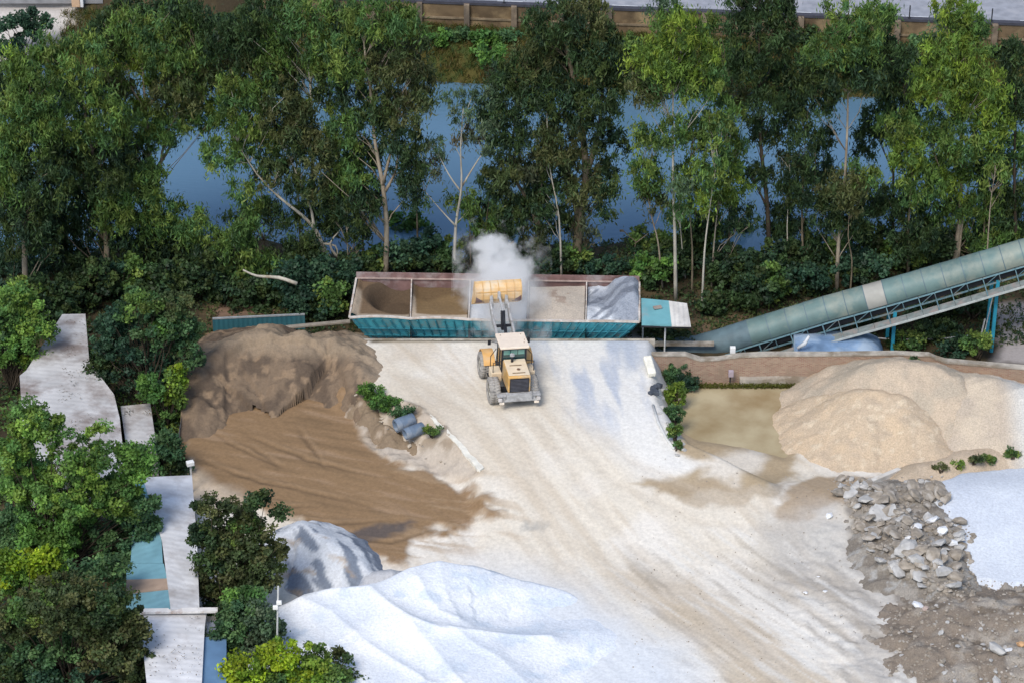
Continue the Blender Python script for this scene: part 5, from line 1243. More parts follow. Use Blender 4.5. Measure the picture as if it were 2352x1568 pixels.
euca('shortest bare stem second in the group of slim trunks', (1574, 645), [[(1574, 645), (1566, 560), (1560, 480)]],
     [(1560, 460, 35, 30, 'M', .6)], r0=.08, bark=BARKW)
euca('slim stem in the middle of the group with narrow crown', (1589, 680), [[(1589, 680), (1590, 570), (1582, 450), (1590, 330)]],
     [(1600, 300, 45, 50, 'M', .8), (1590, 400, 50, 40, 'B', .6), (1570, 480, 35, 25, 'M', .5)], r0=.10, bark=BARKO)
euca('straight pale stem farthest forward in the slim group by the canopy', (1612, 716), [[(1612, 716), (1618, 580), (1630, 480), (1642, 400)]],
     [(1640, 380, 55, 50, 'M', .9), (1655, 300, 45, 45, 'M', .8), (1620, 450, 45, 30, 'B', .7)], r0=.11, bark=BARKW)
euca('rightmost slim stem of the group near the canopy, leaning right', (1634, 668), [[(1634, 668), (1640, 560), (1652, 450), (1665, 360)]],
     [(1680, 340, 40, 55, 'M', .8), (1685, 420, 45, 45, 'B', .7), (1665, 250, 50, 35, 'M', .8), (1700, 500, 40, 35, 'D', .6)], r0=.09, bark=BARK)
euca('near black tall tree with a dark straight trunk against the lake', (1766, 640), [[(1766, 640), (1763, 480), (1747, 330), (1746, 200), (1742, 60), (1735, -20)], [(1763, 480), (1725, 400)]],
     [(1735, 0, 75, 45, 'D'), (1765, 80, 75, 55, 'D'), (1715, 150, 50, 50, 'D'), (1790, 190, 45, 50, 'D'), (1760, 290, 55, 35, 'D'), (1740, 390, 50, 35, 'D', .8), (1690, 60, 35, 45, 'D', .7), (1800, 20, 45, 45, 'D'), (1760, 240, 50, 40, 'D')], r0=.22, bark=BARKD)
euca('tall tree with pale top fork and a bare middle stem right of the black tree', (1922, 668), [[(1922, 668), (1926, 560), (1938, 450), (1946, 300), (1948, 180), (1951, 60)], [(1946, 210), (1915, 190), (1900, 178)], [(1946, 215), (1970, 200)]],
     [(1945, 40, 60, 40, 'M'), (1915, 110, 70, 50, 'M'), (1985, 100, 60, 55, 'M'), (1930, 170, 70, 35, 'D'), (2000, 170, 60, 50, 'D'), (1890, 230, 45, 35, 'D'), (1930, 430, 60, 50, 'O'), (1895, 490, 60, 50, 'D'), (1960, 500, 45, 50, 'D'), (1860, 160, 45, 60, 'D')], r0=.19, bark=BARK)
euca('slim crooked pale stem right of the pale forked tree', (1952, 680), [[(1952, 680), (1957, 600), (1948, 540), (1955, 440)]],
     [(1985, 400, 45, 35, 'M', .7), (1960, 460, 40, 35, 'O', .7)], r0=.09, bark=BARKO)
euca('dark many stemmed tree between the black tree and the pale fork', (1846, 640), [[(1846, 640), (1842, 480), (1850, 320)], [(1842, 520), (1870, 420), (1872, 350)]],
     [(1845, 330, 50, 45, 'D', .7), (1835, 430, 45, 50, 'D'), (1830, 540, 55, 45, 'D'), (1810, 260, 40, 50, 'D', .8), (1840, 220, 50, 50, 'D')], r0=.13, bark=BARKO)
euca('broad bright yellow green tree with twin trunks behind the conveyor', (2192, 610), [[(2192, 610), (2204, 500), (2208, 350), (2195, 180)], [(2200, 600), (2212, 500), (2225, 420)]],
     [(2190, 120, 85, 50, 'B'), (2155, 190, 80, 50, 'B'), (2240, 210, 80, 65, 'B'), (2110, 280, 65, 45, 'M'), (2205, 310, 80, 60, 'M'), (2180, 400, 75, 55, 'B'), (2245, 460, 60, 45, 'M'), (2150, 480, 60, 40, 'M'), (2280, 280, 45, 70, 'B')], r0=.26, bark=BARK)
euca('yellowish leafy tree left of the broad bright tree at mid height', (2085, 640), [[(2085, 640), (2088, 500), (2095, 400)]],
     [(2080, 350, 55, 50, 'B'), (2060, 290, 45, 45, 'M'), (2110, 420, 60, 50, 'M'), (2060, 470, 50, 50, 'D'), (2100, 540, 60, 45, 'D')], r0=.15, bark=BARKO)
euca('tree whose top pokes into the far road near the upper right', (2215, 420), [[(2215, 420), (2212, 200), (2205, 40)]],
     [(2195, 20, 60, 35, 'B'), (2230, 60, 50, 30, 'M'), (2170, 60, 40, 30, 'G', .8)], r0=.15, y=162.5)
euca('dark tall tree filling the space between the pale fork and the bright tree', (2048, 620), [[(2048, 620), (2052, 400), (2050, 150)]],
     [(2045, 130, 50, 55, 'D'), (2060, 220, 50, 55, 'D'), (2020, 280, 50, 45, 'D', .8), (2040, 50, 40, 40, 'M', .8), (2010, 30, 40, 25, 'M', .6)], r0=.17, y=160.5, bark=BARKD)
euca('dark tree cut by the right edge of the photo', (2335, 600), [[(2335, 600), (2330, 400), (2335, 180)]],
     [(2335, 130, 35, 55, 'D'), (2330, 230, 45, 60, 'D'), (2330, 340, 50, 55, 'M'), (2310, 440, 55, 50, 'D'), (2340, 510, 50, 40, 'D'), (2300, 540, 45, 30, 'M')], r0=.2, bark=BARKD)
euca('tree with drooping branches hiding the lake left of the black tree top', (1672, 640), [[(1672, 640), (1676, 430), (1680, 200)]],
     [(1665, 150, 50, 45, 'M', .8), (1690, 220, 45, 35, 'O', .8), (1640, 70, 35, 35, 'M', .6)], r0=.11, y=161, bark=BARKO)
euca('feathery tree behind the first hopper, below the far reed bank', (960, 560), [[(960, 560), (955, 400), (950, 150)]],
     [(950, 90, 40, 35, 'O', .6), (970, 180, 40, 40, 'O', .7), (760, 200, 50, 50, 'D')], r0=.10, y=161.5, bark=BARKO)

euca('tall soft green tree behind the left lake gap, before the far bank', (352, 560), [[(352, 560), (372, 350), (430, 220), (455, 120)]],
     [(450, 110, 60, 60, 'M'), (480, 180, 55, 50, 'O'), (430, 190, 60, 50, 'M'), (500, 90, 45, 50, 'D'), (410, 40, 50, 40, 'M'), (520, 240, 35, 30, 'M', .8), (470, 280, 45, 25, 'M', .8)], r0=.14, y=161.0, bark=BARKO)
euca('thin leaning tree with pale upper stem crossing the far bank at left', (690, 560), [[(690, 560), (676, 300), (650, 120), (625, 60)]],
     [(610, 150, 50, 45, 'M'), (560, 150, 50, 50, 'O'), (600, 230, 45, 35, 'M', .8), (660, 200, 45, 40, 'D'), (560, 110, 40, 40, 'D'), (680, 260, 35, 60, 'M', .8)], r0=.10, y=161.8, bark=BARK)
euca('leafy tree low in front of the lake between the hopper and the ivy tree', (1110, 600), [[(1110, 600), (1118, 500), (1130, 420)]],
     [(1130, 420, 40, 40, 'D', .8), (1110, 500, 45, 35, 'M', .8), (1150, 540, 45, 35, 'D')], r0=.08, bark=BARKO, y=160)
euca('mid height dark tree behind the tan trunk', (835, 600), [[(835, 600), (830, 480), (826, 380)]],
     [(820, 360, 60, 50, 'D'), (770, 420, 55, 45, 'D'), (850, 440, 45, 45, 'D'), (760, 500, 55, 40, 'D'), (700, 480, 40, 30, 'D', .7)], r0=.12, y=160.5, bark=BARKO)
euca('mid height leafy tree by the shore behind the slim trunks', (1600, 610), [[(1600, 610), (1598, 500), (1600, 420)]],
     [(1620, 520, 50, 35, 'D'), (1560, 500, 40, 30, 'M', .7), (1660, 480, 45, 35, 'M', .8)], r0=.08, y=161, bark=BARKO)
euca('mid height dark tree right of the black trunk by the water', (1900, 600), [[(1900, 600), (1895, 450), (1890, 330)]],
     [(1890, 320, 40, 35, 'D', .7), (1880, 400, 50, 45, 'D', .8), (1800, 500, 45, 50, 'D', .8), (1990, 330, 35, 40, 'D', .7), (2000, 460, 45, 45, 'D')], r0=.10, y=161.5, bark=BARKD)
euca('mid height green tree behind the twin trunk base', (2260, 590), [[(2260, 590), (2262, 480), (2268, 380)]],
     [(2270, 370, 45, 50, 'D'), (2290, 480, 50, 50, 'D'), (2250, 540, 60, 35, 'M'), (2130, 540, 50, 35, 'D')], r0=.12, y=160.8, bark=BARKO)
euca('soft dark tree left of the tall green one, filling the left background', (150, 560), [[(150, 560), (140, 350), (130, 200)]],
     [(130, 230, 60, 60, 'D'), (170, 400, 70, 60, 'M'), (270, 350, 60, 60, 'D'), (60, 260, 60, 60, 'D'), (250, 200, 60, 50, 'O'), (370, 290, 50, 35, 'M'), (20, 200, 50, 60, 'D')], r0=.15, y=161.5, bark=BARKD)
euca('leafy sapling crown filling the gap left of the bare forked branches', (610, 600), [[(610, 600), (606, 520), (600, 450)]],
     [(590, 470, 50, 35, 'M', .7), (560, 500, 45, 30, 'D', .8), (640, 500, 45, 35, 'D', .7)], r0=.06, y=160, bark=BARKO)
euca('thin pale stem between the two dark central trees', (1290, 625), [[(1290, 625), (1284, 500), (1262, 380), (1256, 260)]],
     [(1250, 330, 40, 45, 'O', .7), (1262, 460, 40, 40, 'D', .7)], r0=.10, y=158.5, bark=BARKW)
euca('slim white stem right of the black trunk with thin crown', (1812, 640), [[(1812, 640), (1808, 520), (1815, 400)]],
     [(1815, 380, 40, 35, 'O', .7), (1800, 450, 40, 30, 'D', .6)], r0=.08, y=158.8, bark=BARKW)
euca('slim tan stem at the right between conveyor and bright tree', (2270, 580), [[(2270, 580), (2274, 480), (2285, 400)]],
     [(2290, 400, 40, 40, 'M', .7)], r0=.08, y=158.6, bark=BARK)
# ---- dark undergrowth below the tall trees
UG = 'undergrowth bushes below the tall trees'
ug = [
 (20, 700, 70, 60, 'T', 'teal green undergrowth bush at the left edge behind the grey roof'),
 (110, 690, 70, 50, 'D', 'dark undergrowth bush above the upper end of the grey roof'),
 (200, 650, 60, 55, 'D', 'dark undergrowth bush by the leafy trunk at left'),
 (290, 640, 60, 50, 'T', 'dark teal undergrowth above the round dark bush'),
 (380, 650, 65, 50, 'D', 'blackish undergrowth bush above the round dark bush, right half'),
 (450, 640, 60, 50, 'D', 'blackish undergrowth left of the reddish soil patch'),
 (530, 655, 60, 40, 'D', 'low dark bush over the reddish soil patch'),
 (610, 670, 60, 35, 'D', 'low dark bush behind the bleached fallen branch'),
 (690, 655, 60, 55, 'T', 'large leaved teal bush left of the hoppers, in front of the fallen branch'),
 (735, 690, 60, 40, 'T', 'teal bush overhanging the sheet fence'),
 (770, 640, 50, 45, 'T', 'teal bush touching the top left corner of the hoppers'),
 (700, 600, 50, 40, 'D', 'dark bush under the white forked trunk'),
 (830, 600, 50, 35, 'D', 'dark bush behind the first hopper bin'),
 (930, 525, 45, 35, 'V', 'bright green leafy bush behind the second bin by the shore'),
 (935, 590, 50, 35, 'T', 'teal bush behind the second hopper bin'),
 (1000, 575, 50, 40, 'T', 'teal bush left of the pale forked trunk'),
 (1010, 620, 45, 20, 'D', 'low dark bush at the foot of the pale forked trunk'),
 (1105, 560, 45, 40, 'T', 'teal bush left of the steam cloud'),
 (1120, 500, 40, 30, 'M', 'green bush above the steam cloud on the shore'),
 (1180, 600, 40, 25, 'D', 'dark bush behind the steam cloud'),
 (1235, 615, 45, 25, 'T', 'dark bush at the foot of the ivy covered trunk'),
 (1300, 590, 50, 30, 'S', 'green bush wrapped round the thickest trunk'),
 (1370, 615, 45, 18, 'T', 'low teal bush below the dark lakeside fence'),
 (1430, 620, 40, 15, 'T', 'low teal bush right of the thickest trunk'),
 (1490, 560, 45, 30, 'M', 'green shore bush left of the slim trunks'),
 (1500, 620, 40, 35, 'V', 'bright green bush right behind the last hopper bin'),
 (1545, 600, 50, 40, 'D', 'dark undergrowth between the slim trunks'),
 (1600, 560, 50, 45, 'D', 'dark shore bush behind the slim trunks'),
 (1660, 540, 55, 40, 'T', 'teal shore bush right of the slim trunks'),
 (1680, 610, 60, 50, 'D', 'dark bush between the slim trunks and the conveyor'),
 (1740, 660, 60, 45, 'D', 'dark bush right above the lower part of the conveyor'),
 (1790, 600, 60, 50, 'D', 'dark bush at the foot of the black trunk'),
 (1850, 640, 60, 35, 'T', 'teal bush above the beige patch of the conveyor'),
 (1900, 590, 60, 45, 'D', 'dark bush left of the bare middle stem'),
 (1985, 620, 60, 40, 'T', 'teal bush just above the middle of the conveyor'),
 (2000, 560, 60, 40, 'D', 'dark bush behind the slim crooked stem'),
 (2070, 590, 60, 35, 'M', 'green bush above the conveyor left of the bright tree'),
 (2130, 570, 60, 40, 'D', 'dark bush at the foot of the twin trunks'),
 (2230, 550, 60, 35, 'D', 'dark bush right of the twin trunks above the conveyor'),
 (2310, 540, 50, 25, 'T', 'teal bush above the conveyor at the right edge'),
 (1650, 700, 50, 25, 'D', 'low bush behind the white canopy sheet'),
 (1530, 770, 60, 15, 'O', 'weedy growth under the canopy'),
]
for i, (u, v, ru, rv, p, lab) in enumerate(ug):
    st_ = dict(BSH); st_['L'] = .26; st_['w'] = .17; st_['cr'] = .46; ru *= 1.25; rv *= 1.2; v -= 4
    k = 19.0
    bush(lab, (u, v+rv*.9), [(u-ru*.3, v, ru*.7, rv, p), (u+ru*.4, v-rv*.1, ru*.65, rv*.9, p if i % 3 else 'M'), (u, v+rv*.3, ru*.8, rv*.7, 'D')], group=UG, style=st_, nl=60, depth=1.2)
# under the conveyor
for (u, v, ru, rv, p, lab, y) in [(2080, 790, 45, 35, 'M', 'leafy green bush right of the blue tarpaulin under the conveyor', 149.5), (2095, 830, 16, 16, 'S', 'small green creeper hanging over the brick wall', 146.2),
      (2160, 760, 60, 45, 'D', 'dark bush under the conveyor between its legs', 151), (2200, 800, 55, 30, 'T', 'teal undergrowth behind the low brick wall under the conveyor', 149), (2245, 790, 35, 35, 'M', 'green bush beside the right conveyor legs', 148.5),
      (2130, 715, 55, 35, 'D', 'dark bush shaded beneath the middle of the conveyor', 153.5), (2230, 700, 60, 40, 'D', 'dark bush shaded beneath the right half of the conveyor', 153.5), (2010, 745, 50, 20, 'D', 'low dark bush beneath the conveyor above the tarpaulin', 152)]:
    bush(lab, (u, v+rv), [(u-ru*.3, v, ru*.7, rv, p), (u+ru*.35, v-rv*.1, ru*.7, rv*.85, p)], y=y, nl=60, group='bushes under the conveyor')
# bleached fallen branch
mb = MB(); P = [Vector(WY(u, v, 152.5)) for u, v in [(558, 620), (590, 634), (640, 638), (682, 652)]]; mb.tube(smooth_path(P), [.05, .06, .07, .08, .1, .1, .12, .12, .12, .13], 7)
tag(mb.build('branch', BARKW, smooth=True, origin=P[0]), 'bleached bare branch hanging out of the dark bushes left of the hoppers', 'branch')
mb = MB(); P = [Vector(WY(u, v, 153.4)) for u, v in [(1082, 640), (1112, 615), (1150, 580), (1180, 555)]]; mb.tube(smooth_path(P), .05, 6)
tag(mb.build('pole', BARKO, smooth=True, origin=P[0]), 'thin leaning pole sticking up behind the steam', 'pole')
x, y, z = Wg(1455, 600); mb = MB(); mb.tube([(x, y, 0), (x+.1, y, 1.6)], .03, 6); mb.tube([(x+.1, y, 1.6), (x-.7, y+.2, 2.3)], .03, 6); mb.tube([(x+.1, y, 1.5), (x+.9, y, 2.2)], .03, 6); mb.box((x-.8, y+.2, 2.3), (.25, .12, .12))
tag(mb.build('lamp_post', BARKO, origin=(x, y, 0)), 'thin forked lamp post at the shore behind the last hopper bin', 'lamp post')

# ---- far bank bushes
fb_ = [(60, 60, 70, 40, 'T', 'dark teal tree crown at the top left corner by the pale yard'), (20, 110, 50, 30, 'T', 'teal bush at the left edge below the pale yard'), (290, 20, 50, 30, 'D', 'dark crown right of the white building'),
 (500, 70, 50, 45, 'D', 'dark bush on the far bank left of the old wall'), (450, 120, 40, 30, 'M', 'green bush on the far bank behind the left trees'), (570, 55, 45, 35, 'D', 'blackish bush before the old wall at upper left'),
 (620, 120, 50, 35, 'S', 'grey green bush on the far bank, upper left of centre'), (1000, 90, 40, 22, 'V', 'fresh green bush at the wall foot between two trees, left one'), (1055, 82, 40, 22, 'S', 'fresh green bush at the wall foot, middle one'),
 (1110, 95, 45, 28, 'V', 'fresh green bush at the wall foot, right one with trailing growth'), (1130, 130, 32, 28, 'V', 'bright green bush trailing down the far bank'), (1160, 80, 35, 22, 'S', 'green bush at the wall foot beside the ivy tree'),
 (1440, 110, 45, 40, 'M', 'green bush on the far bank behind the thick tree'), (1660, 120, 45, 40, 'M', 'green bush on the far bank right of the yellow green tree'), (1700, 160, 45, 35, 'B', 'yellowish bush on the far bank left of the black tree'),
 (1850, 90, 50, 35, 'D', 'dark bush at the wall foot right of the black tree'), (2020, 110, 45, 35, 'S', 'bush at the wall foot between the pale fork and bright tree'), (2080, 150, 40, 40, 'D', 'dark bush on the far bank before the bright tree'),
 (2110, 110, 40, 30, 'S', 'green bush at the wall foot left of the bright tree'), (2310, 120, 50, 30, 'D', 'dark bush on the far bank at the right edge'), (380, 20, 45, 35, 'D', 'dark bush at the top edge left of centre'), (860, 110, 50, 40, 'D', 'dark far bank bush behind the tan trunk tree'),
 (760, 100, 50, 40, 'M', 'green far bank bush between the two tall left centre trees'), (1280, 110, 60, 40, 'D', 'dark far bank bush behind the thickest tree')]
for (u, v, ru, rv, p, lab) in fb_:
    yb_ = min(194.6, W(u, v+rv*.8, .3)[1])
    bush(lab, (u, v+rv*.8), [(u-ru*.35, v, ru*.7, rv*.9, p), (u+ru*.35, v-rv*.1, ru*.7, rv, p)], y=yb_, nl=55, group='bushes on the far bank', style=dict(BSH, cr=.45, L=.28, w=.18))

# ---- near left trees and bushes
bush('round dark blue green bush mass right of the grey roof', (345, 925), [(270, 760, 75, 75, 'T'), (370, 740, 85, 65, 'S'), (330, 840, 90, 65, 'T'), (430, 790, 50, 75, 'S'), (240, 830, 45, 60, 'D'), (400, 700, 60, 35, 'O'), (310, 700, 70, 35, 'M'), (400, 860, 50, 50, 'T'), (380, 755, 35, 40, 'V')], y=141.8, nl=70, name='large_bush')
bush('yellow green bush at the left edge of the brown pile', (385, 980), [(345, 890, 40, 40, 'V'), (400, 890, 35, 60, 'B'), (385, 950, 40, 40, 'M'), (415, 860, 18, 30, 'Y')], y=139.6, nl=70)
bush('lower dark green bush between the two left roofs', (385, 1085), [(385, 1020, 50, 40, 'S'), (370, 1055, 45, 35, 'S'), (405, 1060, 30, 35, 'D')], y=134.7, nl=70)
bush('light green round tree at the left edge above the grey roof', (30, 930), [(30, 700, 70, 55, 'L'), (75, 760, 60, 60, 'L'), (20, 800, 60, 55, 'V'), (70, 820, 45, 35, 'B'), (0, 750, 40, 60, 'S')], y=143.5, name='broadleaf_tree', cat='tree', style=BRO, group='broadleaf trees at the left')
bush('big light green spreading tree in front of the grey roof', (140, 1330), [(70, 960, 60, 45, 'L', .8), (40, 1020, 60, 55, 'L'), (120, 990, 55, 40, 'L', .6), (190, 1050, 90, 50, 'L', .8), (60, 1100, 90, 60, 'L'), (170, 1130, 100, 60, 'L'), (300, 1060, 70, 45, 'V'), (280, 1140, 80, 60, 'L'), (120, 1210, 110, 70, 'V'), (280, 1230, 90, 60, 'S'), (340, 1190, 40, 70, 'S', .8), (325, 1265, 55, 35, 'S'), (40, 1220, 60, 70, 'S'), (220, 980, 40, 20, 'L', .5), (350, 1250, 30, 30, 'S', .8)],
     y=125.8, name='broadleaf_tree', cat='tree', style=BRO, nl=110, group='broadleaf trees at the left', depth=1.1)
bush('yellow green tree crown amid the dark trees at lower left', (80, 1450), [(85, 1290, 65, 50, 'Y'), (110, 1330, 50, 40, 'B'), (10, 1300, 40, 60, 'Y', .7), (45, 1340, 50, 50, 'V'), (190, 1320, 60, 45, 'S'), (250, 1310, 55, 40, 'S'), (150, 1350, 60, 30, 'V')], y=120, name='broadleaf_tree', cat='tree', style=BRO, nl=80, group='broadleaf trees at the left')
bush('big dark green brown tree filling the bottom left corner', (170, 1700), [(130, 1390, 120, 65, 'O'), (240, 1390, 80, 60, 'D'), (260, 1480, 95, 70, 'O'), (100, 1490, 120, 80, 'S', .8), (180, 1560, 150, 70, 'T'), (30, 1430, 60, 60, 'O'), (310, 1530, 50, 60, 'O', .8), (20, 1550, 60, 60, 'D'), (300, 1430, 50, 45, 'O'), (60, 1400, 60, 40, 'M')], y=114.8, name='broadleaf_tree', cat='tree', style=BRO, nl=110, group='broadleaf trees at the left', depth=1.1)
bush('olive dark tree with ragged top between white roof and stone dust', (540, 1420), [(500, 1165, 50, 38, 'O'), (590, 1150, 35, 35, 'D'), (640, 1175, 28, 22, 'D', .8), (455, 1160, 28, 16, 'D', .8), (525, 1240, 85, 55, 'O'), (610, 1260, 50, 70, 'O'), (470, 1230, 45, 50, 'D'), (490, 1330, 60, 50, 'O'), (580, 1340, 70, 45, 'O'), (440, 1350, 35, 28, 'D', .8), (560, 1220, 60, 50, 'M', .8), (545, 1290, 80, 50, 'O'), (560, 1190, 45, 30, 'O'), (630, 1290, 35, 35, 'M', .7), (500, 1380, 50, 30, 'D'), (480, 1290, 40, 40, 'D')],
     y=122, name='broadleaf_tree', cat='tree', style=dict(BRO, dens=3.0, cr=.38), nl=90, group='broadleaf trees beside the white roofs')
bush('pale grey green round tree by the floodlight pole', (560, 1600), [(565, 1400, 75, 50, 'S'), (610, 1430, 50, 60, 'G', .8), (530, 1450, 60, 50, 'S'), (590, 1480, 70, 40, 'G'), (560, 1370, 40, 25, 'V', .8)], y=117.5, name='broadleaf_tree', cat='tree', style=BRO, nl=105, group='broadleaf trees beside the white roofs')
bush('bright yellow green tree at the bottom edge', (640, 1720), [(560, 1540, 70, 40, 'Y'), (640, 1510, 60, 50, 'Y'), (720, 1510, 55, 35, 'B'), (700, 1560, 90, 40, 'Y'), (580, 1590, 120, 40, 'M'), (760, 1560, 50, 40, 'M'), (620, 1560, 70, 40, 'M')], y=114.2, name='broadleaf_tree', cat='tree', style=BRO, nl=85, group='broadleaf trees beside the white roofs')
bush('sparse dull green bush against the white stone pile at the bottom', (790, 1640), [(775, 1500, 30, 25, 'O', .6), (800, 1530, 32, 28, 'D', .6), (835, 1570, 25, 20, 'O', .5)], y=115, nl=60)

# ---- small plants on banks and walls
SM = dict(cr=.22, dens=2.6, L=.17, w=.07, droop=-.4, up=.5)
for (u, v, ru, rv, p, lab) in [(850, 896, 34, 22, 'V', 'leftmost green weed clump on top of the earth bank'), (886, 925, 42, 24, 'V', 'dense green weed clump in the middle of the earth bank'), (925, 948, 32, 20, 'S', 'green weed clump touching the upper blue grey pipe'),
     (994, 990, 24, 15, 'M', 'small weed tuft right of the blue grey pipes'), (1553, 860, 34, 30, 'S', 'dark green bush at the wall corner by the white block'), (1580, 878, 30, 24, 'T', 'blue green bush against the brick wall at the pond corner'),
     (1549, 905, 30, 42, 'B', 'bright yellow green shrub standing at the left edge of the pond'), (1546, 950, 26, 28, 'S', 'dull green shrub on the pond edge below the bright one'), (1548, 990, 18, 24, 'M', 'small green shrub low on the pond edge'), (1558, 1018, 9, 16, 'M', 'tiny weed tuft at the lower tip of the ramp edge'),
     (1040, 766, 62, 12, 'M', 'green creeper growing along the foot of the teal hopper wall'), (1108, 758, 34, 9, 'D', 'thin dark creeper behind the loader cab on the hopper wall'),
     (2160, 1075, 22, 9, 'O', 'leftmost grass tuft of the row above the pale bed'), (2200, 1068, 20, 10, 'B', 'second grass tuft of the row above the pale bed'), (2240, 1055, 20, 12, 'O', 'third grass tuft of the row above the pale bed'), (2275, 1050, 18, 12, 'M', 'fourth grass tuft of the row above the pale bed'), (2325, 1040, 22, 14, 'M', 'tallest grass tuft at the right edge above the pale bed')]:
    bush(lab, (u, v+rv*.9), [(u-ru*.3, v, ru*.7, rv, p), (u+ru*.35, v, ru*.7, rv*.9, p)], name='weed_clump', cat='weeds', style=SM, nl=55, depth=.8, nst=3, group='weed clumps around the yard')
# moss and grass growing along the foot of the brick wall
cen = np.array([WY(u, 885+2*math.sin(u), 145.5) for u in np.arange(1580, 1850, 4)]); V, Q, cc = leaf_quads(cen, np.full(len(cen), .18), 40, .14, .05, -.8, .3, np.repeat(np.array([[.10, .11, .02]]), len(cen), 0))
tag(mesh_np('grass', V, quads=Q, colors=cc, m=LEAF), 'mossy green strip along the foot of the brick wall', 'grass', kind='stuff')
# reeds on the far bank, leaf litter
n = 5200; xs = rng.uniform(-34, 40, n); ys = fy(xs)-rng.uniform(.3, 5.4, n); zs = G(xs, ys)
cols = np.array([(.10, .095, .02), (.075, .085, .02), (.05, .085, .02), (.13, .10, .03)])[rng.integers(0, 4, n)]
V, Q, cc = leaf_quads(np.stack([xs, ys, zs+.15], -1), np.full(n, .35), 12, .5, .05, -1.6, .3, cols)
tag(mesh_np('reeds', V, quads=Q, colors=cc, m=LEAF), 'olive reeds and rough grass covering the far lake bank', 'reeds', kind='stuff')
n = 5000; xs = rng.uniform(-40, 42, n); ys = rng.uniform(150, 164.5, n); zs = G(xs, ys)
cols = np.array(PALS['D']+PALS['O'])[rng.integers(0, 8, n)]
V, Q, cc = leaf_quads(np.stack([xs, ys, zs+.1], -1), np.full(n, .4), 16, .22, .12, .0, .9, cols)
tag(mesh_np('ground_cover', V, quads=Q, colors=cc, m=LEAF), 'dark weeds and leaf litter on the ground below the tall trees', 'ground cover', kind='stuff')
n = 2600; xs = rng.uniform(-34, -15.5, n); ys = rng.uniform(114, 150, n); kk = sdist(xs, ys, yard_poly) < -.7; xs = xs[kk]; ys = ys[kk]; n = len(xs); zs = G(xs, ys)
cols = np.array(PALS['D']+PALS['M'])[rng.integers(0, 8, n)]
V, Q, cc = leaf_quads(np.stack([xs, ys, zs+.15], -1), np.full(n, .5), 16, .24, .14, .0, .9, cols)
tag(mesh_np('ground_cover', V, quads=Q, colors=cc, m=LEAF), 'dark weeds on the ground between the sheds at left', 'ground cover', kind='stuff')

# ------------------------------------------------------------------ rocks and rubble
def rock_mesh(seed, flat_=.6):
    r = random.Random(seed); import bmesh
    bm = bmesh.new(); bmesh.ops.create_icosphere(bm, subdivisions=1, radius=.5)
    for v in bm.verts: v.co *= r.uniform(.7, 1.2)
    for v in bm.verts: v.co.z *= flat_; v.co.x *= r.uniform(.9, 1.15)
    for _ in range(3):
        n = Vector((r.uniform(-1, 1), r.uniform(-1, 1), r.uniform(-.3, 1))).normalized()
        bmesh.ops.bisect_plane(bm, geom=bm.verts[:]+bm.edges[:]+bm.faces[:], plane_co=n*.33, plane_no=n, clear_outer=True)
        es = [e for e in bm.edges if e.is_boundary]
        if es: bmesh.ops.contextual_create(bm, geom=es)
    me = bpy.data.meshes.new('stone'); bm.to_mesh(me); bm.free(); return me
RM = [rock_mesh(i, .45 if i % 2 else .7) for i in range(10)]
ROCKB = mat('brown_slab', (.31, .27, .22), .95, .4, 2.5, bump=.5, dirt=(.42, .39, .35), dirt_amt=.4)
ROCKG = mat('grey_stone', (.44, .43, .41), .9, .25, 2.5, bump=.4)
ROCKW = mat('white_stone', (.72, .73, .74), .85, .15, 2.5, bump=.4)
meshes = {}
def rock(u, v, s, m, label, grp=None, cat='stone', dz=.0, name='stone', k=None, sink=.1):
    i = random.randrange(10) if k is None else k; key = (i, m.name)
    if key not in meshes:
        me = RM[i].copy(); me.materials.append(m); meshes[key] = me
    o = bpy.data.objects.new(name, meshes[key]); COL.objects.link(o)
    x, y, z = Wt(u, v); o.location = (x, y, z+s*.28-sink); o.rotation_euler = (random.uniform(-.5, .5), random.uniform(-.5, .5), random.uniform(0, 6.28)); o.scale = (s, s*random.uniform(.7, 1.1), s*random.uniform(.6, .9))
    return tag(o, label, cat, grp)
def hz(u, v):     # height of the rubble heap above ground
    cs = [((1960, 1125), .8), ((2030, 1150), 1.1), ((2080, 1210), 1.4), ((2130, 1260), 1.4), ((2180, 1330), 1.0), ((2000, 1200), .8), ((2050, 1270), .8), ((2120, 1130), .9), ((2170, 1220), 1.0)]
    x, y, _ = W(u, v, .8); return max([0]+[h-.55*math.hypot(x-W(*c, h)[0], y-W(*c, h)[1]) for c, h in cs])
random.seed(5); n = 0
while n < 158:
    u, v = random.uniform(1925, 2210), random.uniform(1100, 1360); h = hz(u, v)
    if h < .12: continue
    rock(u, v, random.choice((.45, .55, .7, .85, 1.0, 1.2)), ROCKB if random.random() < .62 else ROCKG, 'broken angular slab lying on the rubble heap', 'broken slabs on the rubble heap', sink=.06); n += 1
for u, v, s, lab in [(2105, 1212, .9, 'white boulder high on the right side of the rubble heap'), (2140, 1195, .8, 'pale boulder at the top right of the rubble heap'), (2165, 1222, .9, 'pale grey boulder at the right shoulder of the rubble heap'), (2085, 1235, .6, 'smaller white stone left of the white boulder on the rubble'), (2155, 1300, .7, 'white stone low on the right flank of the rubble heap'), (2185, 1250, .8, 'pale block at the edge of the white bed on the rubble heap')]:
    rock(u, v, s, ROCKW, lab, dz=hz(u, v)+.05)
rock(2107, 1392, .8, ROCKW, 'bright white boulder alone below the rubble heap', k=2, dz=.05)
rock(2125, 1398, .5, mat('pink_stone', (.46, .36, .31), .9, .2, 3), 'pinkish stone right of the bright white boulder', dz=.05)
rock(2290, 1500, 1.3, ROCKG, 'large rounded grey boulder in the lower right spoil', k=4, dz=1.0)
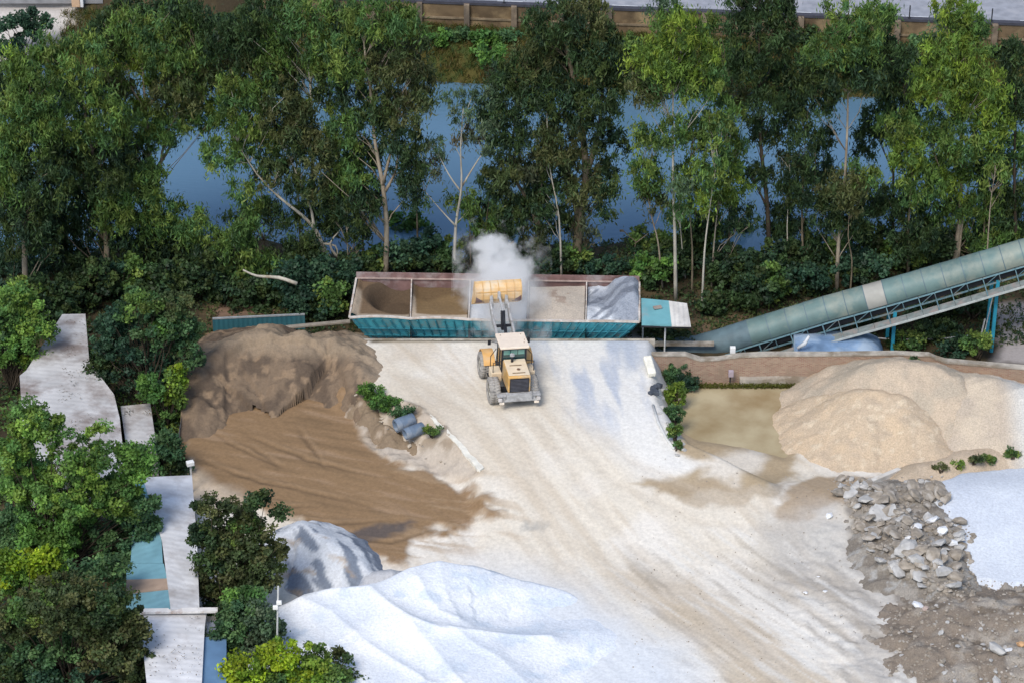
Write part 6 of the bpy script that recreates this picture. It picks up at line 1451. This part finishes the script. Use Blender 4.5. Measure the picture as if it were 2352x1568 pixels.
rock(2318, 1492, .5, ROCKW, 'small white stone on the large grey boulder side', dz=1.2)
rock(2345, 1482, .6, mat('orange_stone', (.55, .33, .17), .9, .2, 3), 'orange brown stone at the lower right edge', dz=1.2)
rock(2290, 1570, .7, ROCKG, 'grey stone near the bottom right corner', dz=.6)
for i in range(70):
    u, v = random.uniform(2030, 2400), random.uniform(1370, 1600)
    if v < 1370+(2200-u)*.4: continue
    rock(u, v, random.uniform(.12, .38), random.choice((ROCKB, ROCKG, ROCKG)), 'small stone scattered on the dark spoil at the lower right', 'small stones on the dark spoil', dz=.9 if u > 2180 else .35, sink=.05)
for i in range(28):
    u = random.uniform(1880, 2200); v = random.uniform(1080, 1180) if i % 2 else random.uniform(1330, 1420)
    rock(u, v, random.uniform(.1, .25), random.choice((ROCKB, ROCKG)), 'small stone loose on the ground around the rubble heap', 'loose stones round the rubble heap', dz=.02, sink=.03)
for i in range(42):
    t = random.random(); u = 835+220*t+random.uniform(-22, 22); v = 930+140*t+random.uniform(-30, 22)
    rock(u, v, random.uniform(.12, .5)*(1-.5*t), random.choice((ROCKB, ROCKB, mat('pale_clod', (.50, .43, .34), .95, .2, 3))), 'clod or stone on the face of the earth bank', 'clods on the earth bank', dz=.1, sink=.06)
for i in range(14):
    u = 1500+random.uniform(-8, 30)+i*4; v = 885+i*12+random.uniform(-6, 6)
    rock(u, v, random.uniform(.2, .5), ROCKG, 'grey stone lodged on the right edge of the ramp above the pond', 'stones on the right ramp edge', sink=.08)
for u, v, s, lab in [(698, 1196, .35, 'white lump at the left of the blackish spoil'), (1905, 1185, .5, 'flat stone at the left of the rubble heap'), (1850, 1360, .35, 'pale stone in the grey mud, left one'), (1895, 1358, .4, 'pale stone in the grey mud, right one'), (1880, 1322, .25, 'thin pale stone in the grey mud above the others')]:
    rock(u, v, s, ROCKW, lab, dz=.05)
# the smaller rubble between the slabs: one mass
VV = []; QQ = []; k0 = 0   # one mass of fines
def add_stone(x, y, z, s):
    global k0
    me = RM[random.randrange(10)]; q = Matrix.Rotation(random.random()*6.28, 3, 'Z') @ Matrix.Rotation(random.uniform(-.6, .6), 3, 'X')
    VV.extend([tuple(q @ (v.co*s)+Vector((x, y, z))) for v in me.vertices]); QQ.extend([tuple(i+k0 for i in p.vertices) for p in me.polygons]); k0 += len(me.vertices)
for i in range(1100):
    u, v = random.uniform(1910, 2240), random.uniform(1090, 1390); h = hz(u, v)
    if h < .05: continue
    x, y, z = Wt(u, v); add_stone(x, y, z+.02, random.choice((.12, .18, .25, .35)))
for i in range(900):
    u, v = random.uniform(2040, 2420), random.uniform(1330, 1610)
    if v < 1340+(2200-u)*.4: continue
    x, y, z = Wt(u, v); add_stone(x, y, z, random.choice((.08, .12, .16, .25)))
tag(mesh_np('small_rubble', VV, faces=QQ, m=ROCKB), 'small broken rubble packed between the larger slabs', 'rubble', kind='stuff')
# pebbles nobody could count
n = 700; P = []
us = rng.uniform(1450, 2400, n); vs = rng.uniform(1060, 1650, n)
mb = MB()
for u, v in zip(us, vs):
    if rng.random() < .5 and v < 1250: continue
    x, y, z = W(float(u), float(v), .3); z = float(G(x, y)); s = random.uniform(.02, .06); q = Matrix.Rotation(random.random()*3, 3, 'Z') @ Matrix.Rotation(random.random(), 3, 'X')
    mb.box((x, y, z+s*.3), (s, s*1.3, s*.8), q, .6)
tag(mb.build('pebbles', ROCKB), 'pebbles strewn over the yard floor at the right', 'pebbles', kind='stuff')

# ------------------------------------------------------------------ dust cloud rising behind the bucket
def cloud(name, pts, label, dens, nscale, thr, seed):
    import bmesh
    bm = bmesh.new()
    me = bpy.data.meshes.new(name); o = bpy.data.objects.new(name, me); COL.objects.link(o)
    lo = Vector((min(p[0]-r for p, r in pts), min(p[1]-r for p, r in pts), min(p[2]-r for p, r in pts))); hi = Vector((max(p[0]+r for p, r in pts), max(p[1]+r for p, r in pts), max(p[2]+r for p, r in pts)))
    mb = MB(); mb.box((lo+hi)/2, hi-lo); bm.free()
    o.data.from_pydata([tuple(v) for v in mb.v], [], mb.f); o.data.update()
    m = bpy.data.materials.new(name); m.use_nodes = True; t = m.node_tree; N = t.nodes; L = t.links
    N.remove(N['Principled BSDF']); vol = N.new('ShaderNodeVolumePrincipled'); L.new(vol.outputs[0], N['Material Output'].inputs['Volume'])
    vol.inputs['Color'].default_value = (.995, .995, .995, 1); vol.inputs['Anisotropy'].default_value = 0
    ge = N.new('ShaderNodeNewGeometry'); field = None
    nz = N.new('ShaderNodeTexNoise'); nz.inputs['Scale'].default_value = nscale; nz.inputs['Detail'].default_value = 5; nz.inputs['Roughness'].default_value = .6; L.new(ge.outputs['Position'], nz.inputs['Vector'])
    for p, r in pts:
        d = N.new('ShaderNodeVectorMath'); d.operation = 'DISTANCE'; d.inputs[1].default_value = p; L.new(ge.outputs['Position'], d.inputs[0])
        mr = N.new('ShaderNodeMapRange'); mr.inputs[1].default_value = 0; mr.inputs[2].default_value = r; mr.inputs[3].default_value = 1; mr.inputs[4].default_value = 0; L.new(d.outputs['Value'], mr.inputs[0])
        if field is None: field = mr.outputs[0]
        else:
            mx = N.new('ShaderNodeMath'); mx.operation = 'MAXIMUM'; L.new(field, mx.inputs[0]); L.new(mr.outputs[0], mx.inputs[1]); field = mx.outputs[0]
    a = N.new('ShaderNodeMath'); a.operation = 'MULTIPLY_ADD'; a.inputs[1].default_value = 3.4; a.inputs[2].default_value = -thr-1.75; L.new(nz.outputs['Fac'], a.inputs[0])
    b = N.new('ShaderNodeMath'); b.operation = 'ADD'; L.new(a.outputs[0], b.inputs[0])
    f2 = N.new('ShaderNodeMath'); f2.operation = 'MULTIPLY'; f2.inputs[1].default_value = 1.7; L.new(field, f2.inputs[0]); L.new(f2.outputs[0], b.inputs[1])
    c = N.new('ShaderNodeMapRange'); c.inputs[1].default_value = 0; c.inputs[2].default_value = .5; c.inputs[3].default_value = 0; c.inputs[4].default_value = dens; L.new(b.outputs[0], c.inputs[0])
    L.new(c.outputs[0], vol.inputs['Density']); o.data.materials.append(m)
    return tag(o, label, 'dust cloud', kind='stuff')
YD = 151.6
def cpt(u, v, y, rpx): p = WY(u, v, y); return (p, rpx/scale_at(y, p[2]))
cloud('dust_cloud', [cpt(1155, 640, YD, 80), cpt(1188, 622, YD+.3, 52), cpt(1150, 603, YD, 64), cpt(1122, 566, YD, 50), cpt(1160, 588, YD, 48), cpt(1122, 600, YD, 46), cpt(1140, 560, YD, 34)], 'white cloud of stone dust billowing up behind the raised bucket', 1.7, 1.2, .42, 1)
cloud('dust_veil', [((-.6, 148.9, 4.0), 3.0), ((-1.2, 150.6, 3.8), 2.4), ((-.4, 147.3, 4.6), 2.2)], 'thin dust veil hanging over the middle bin below the bucket', .42, .7, .22, 2)
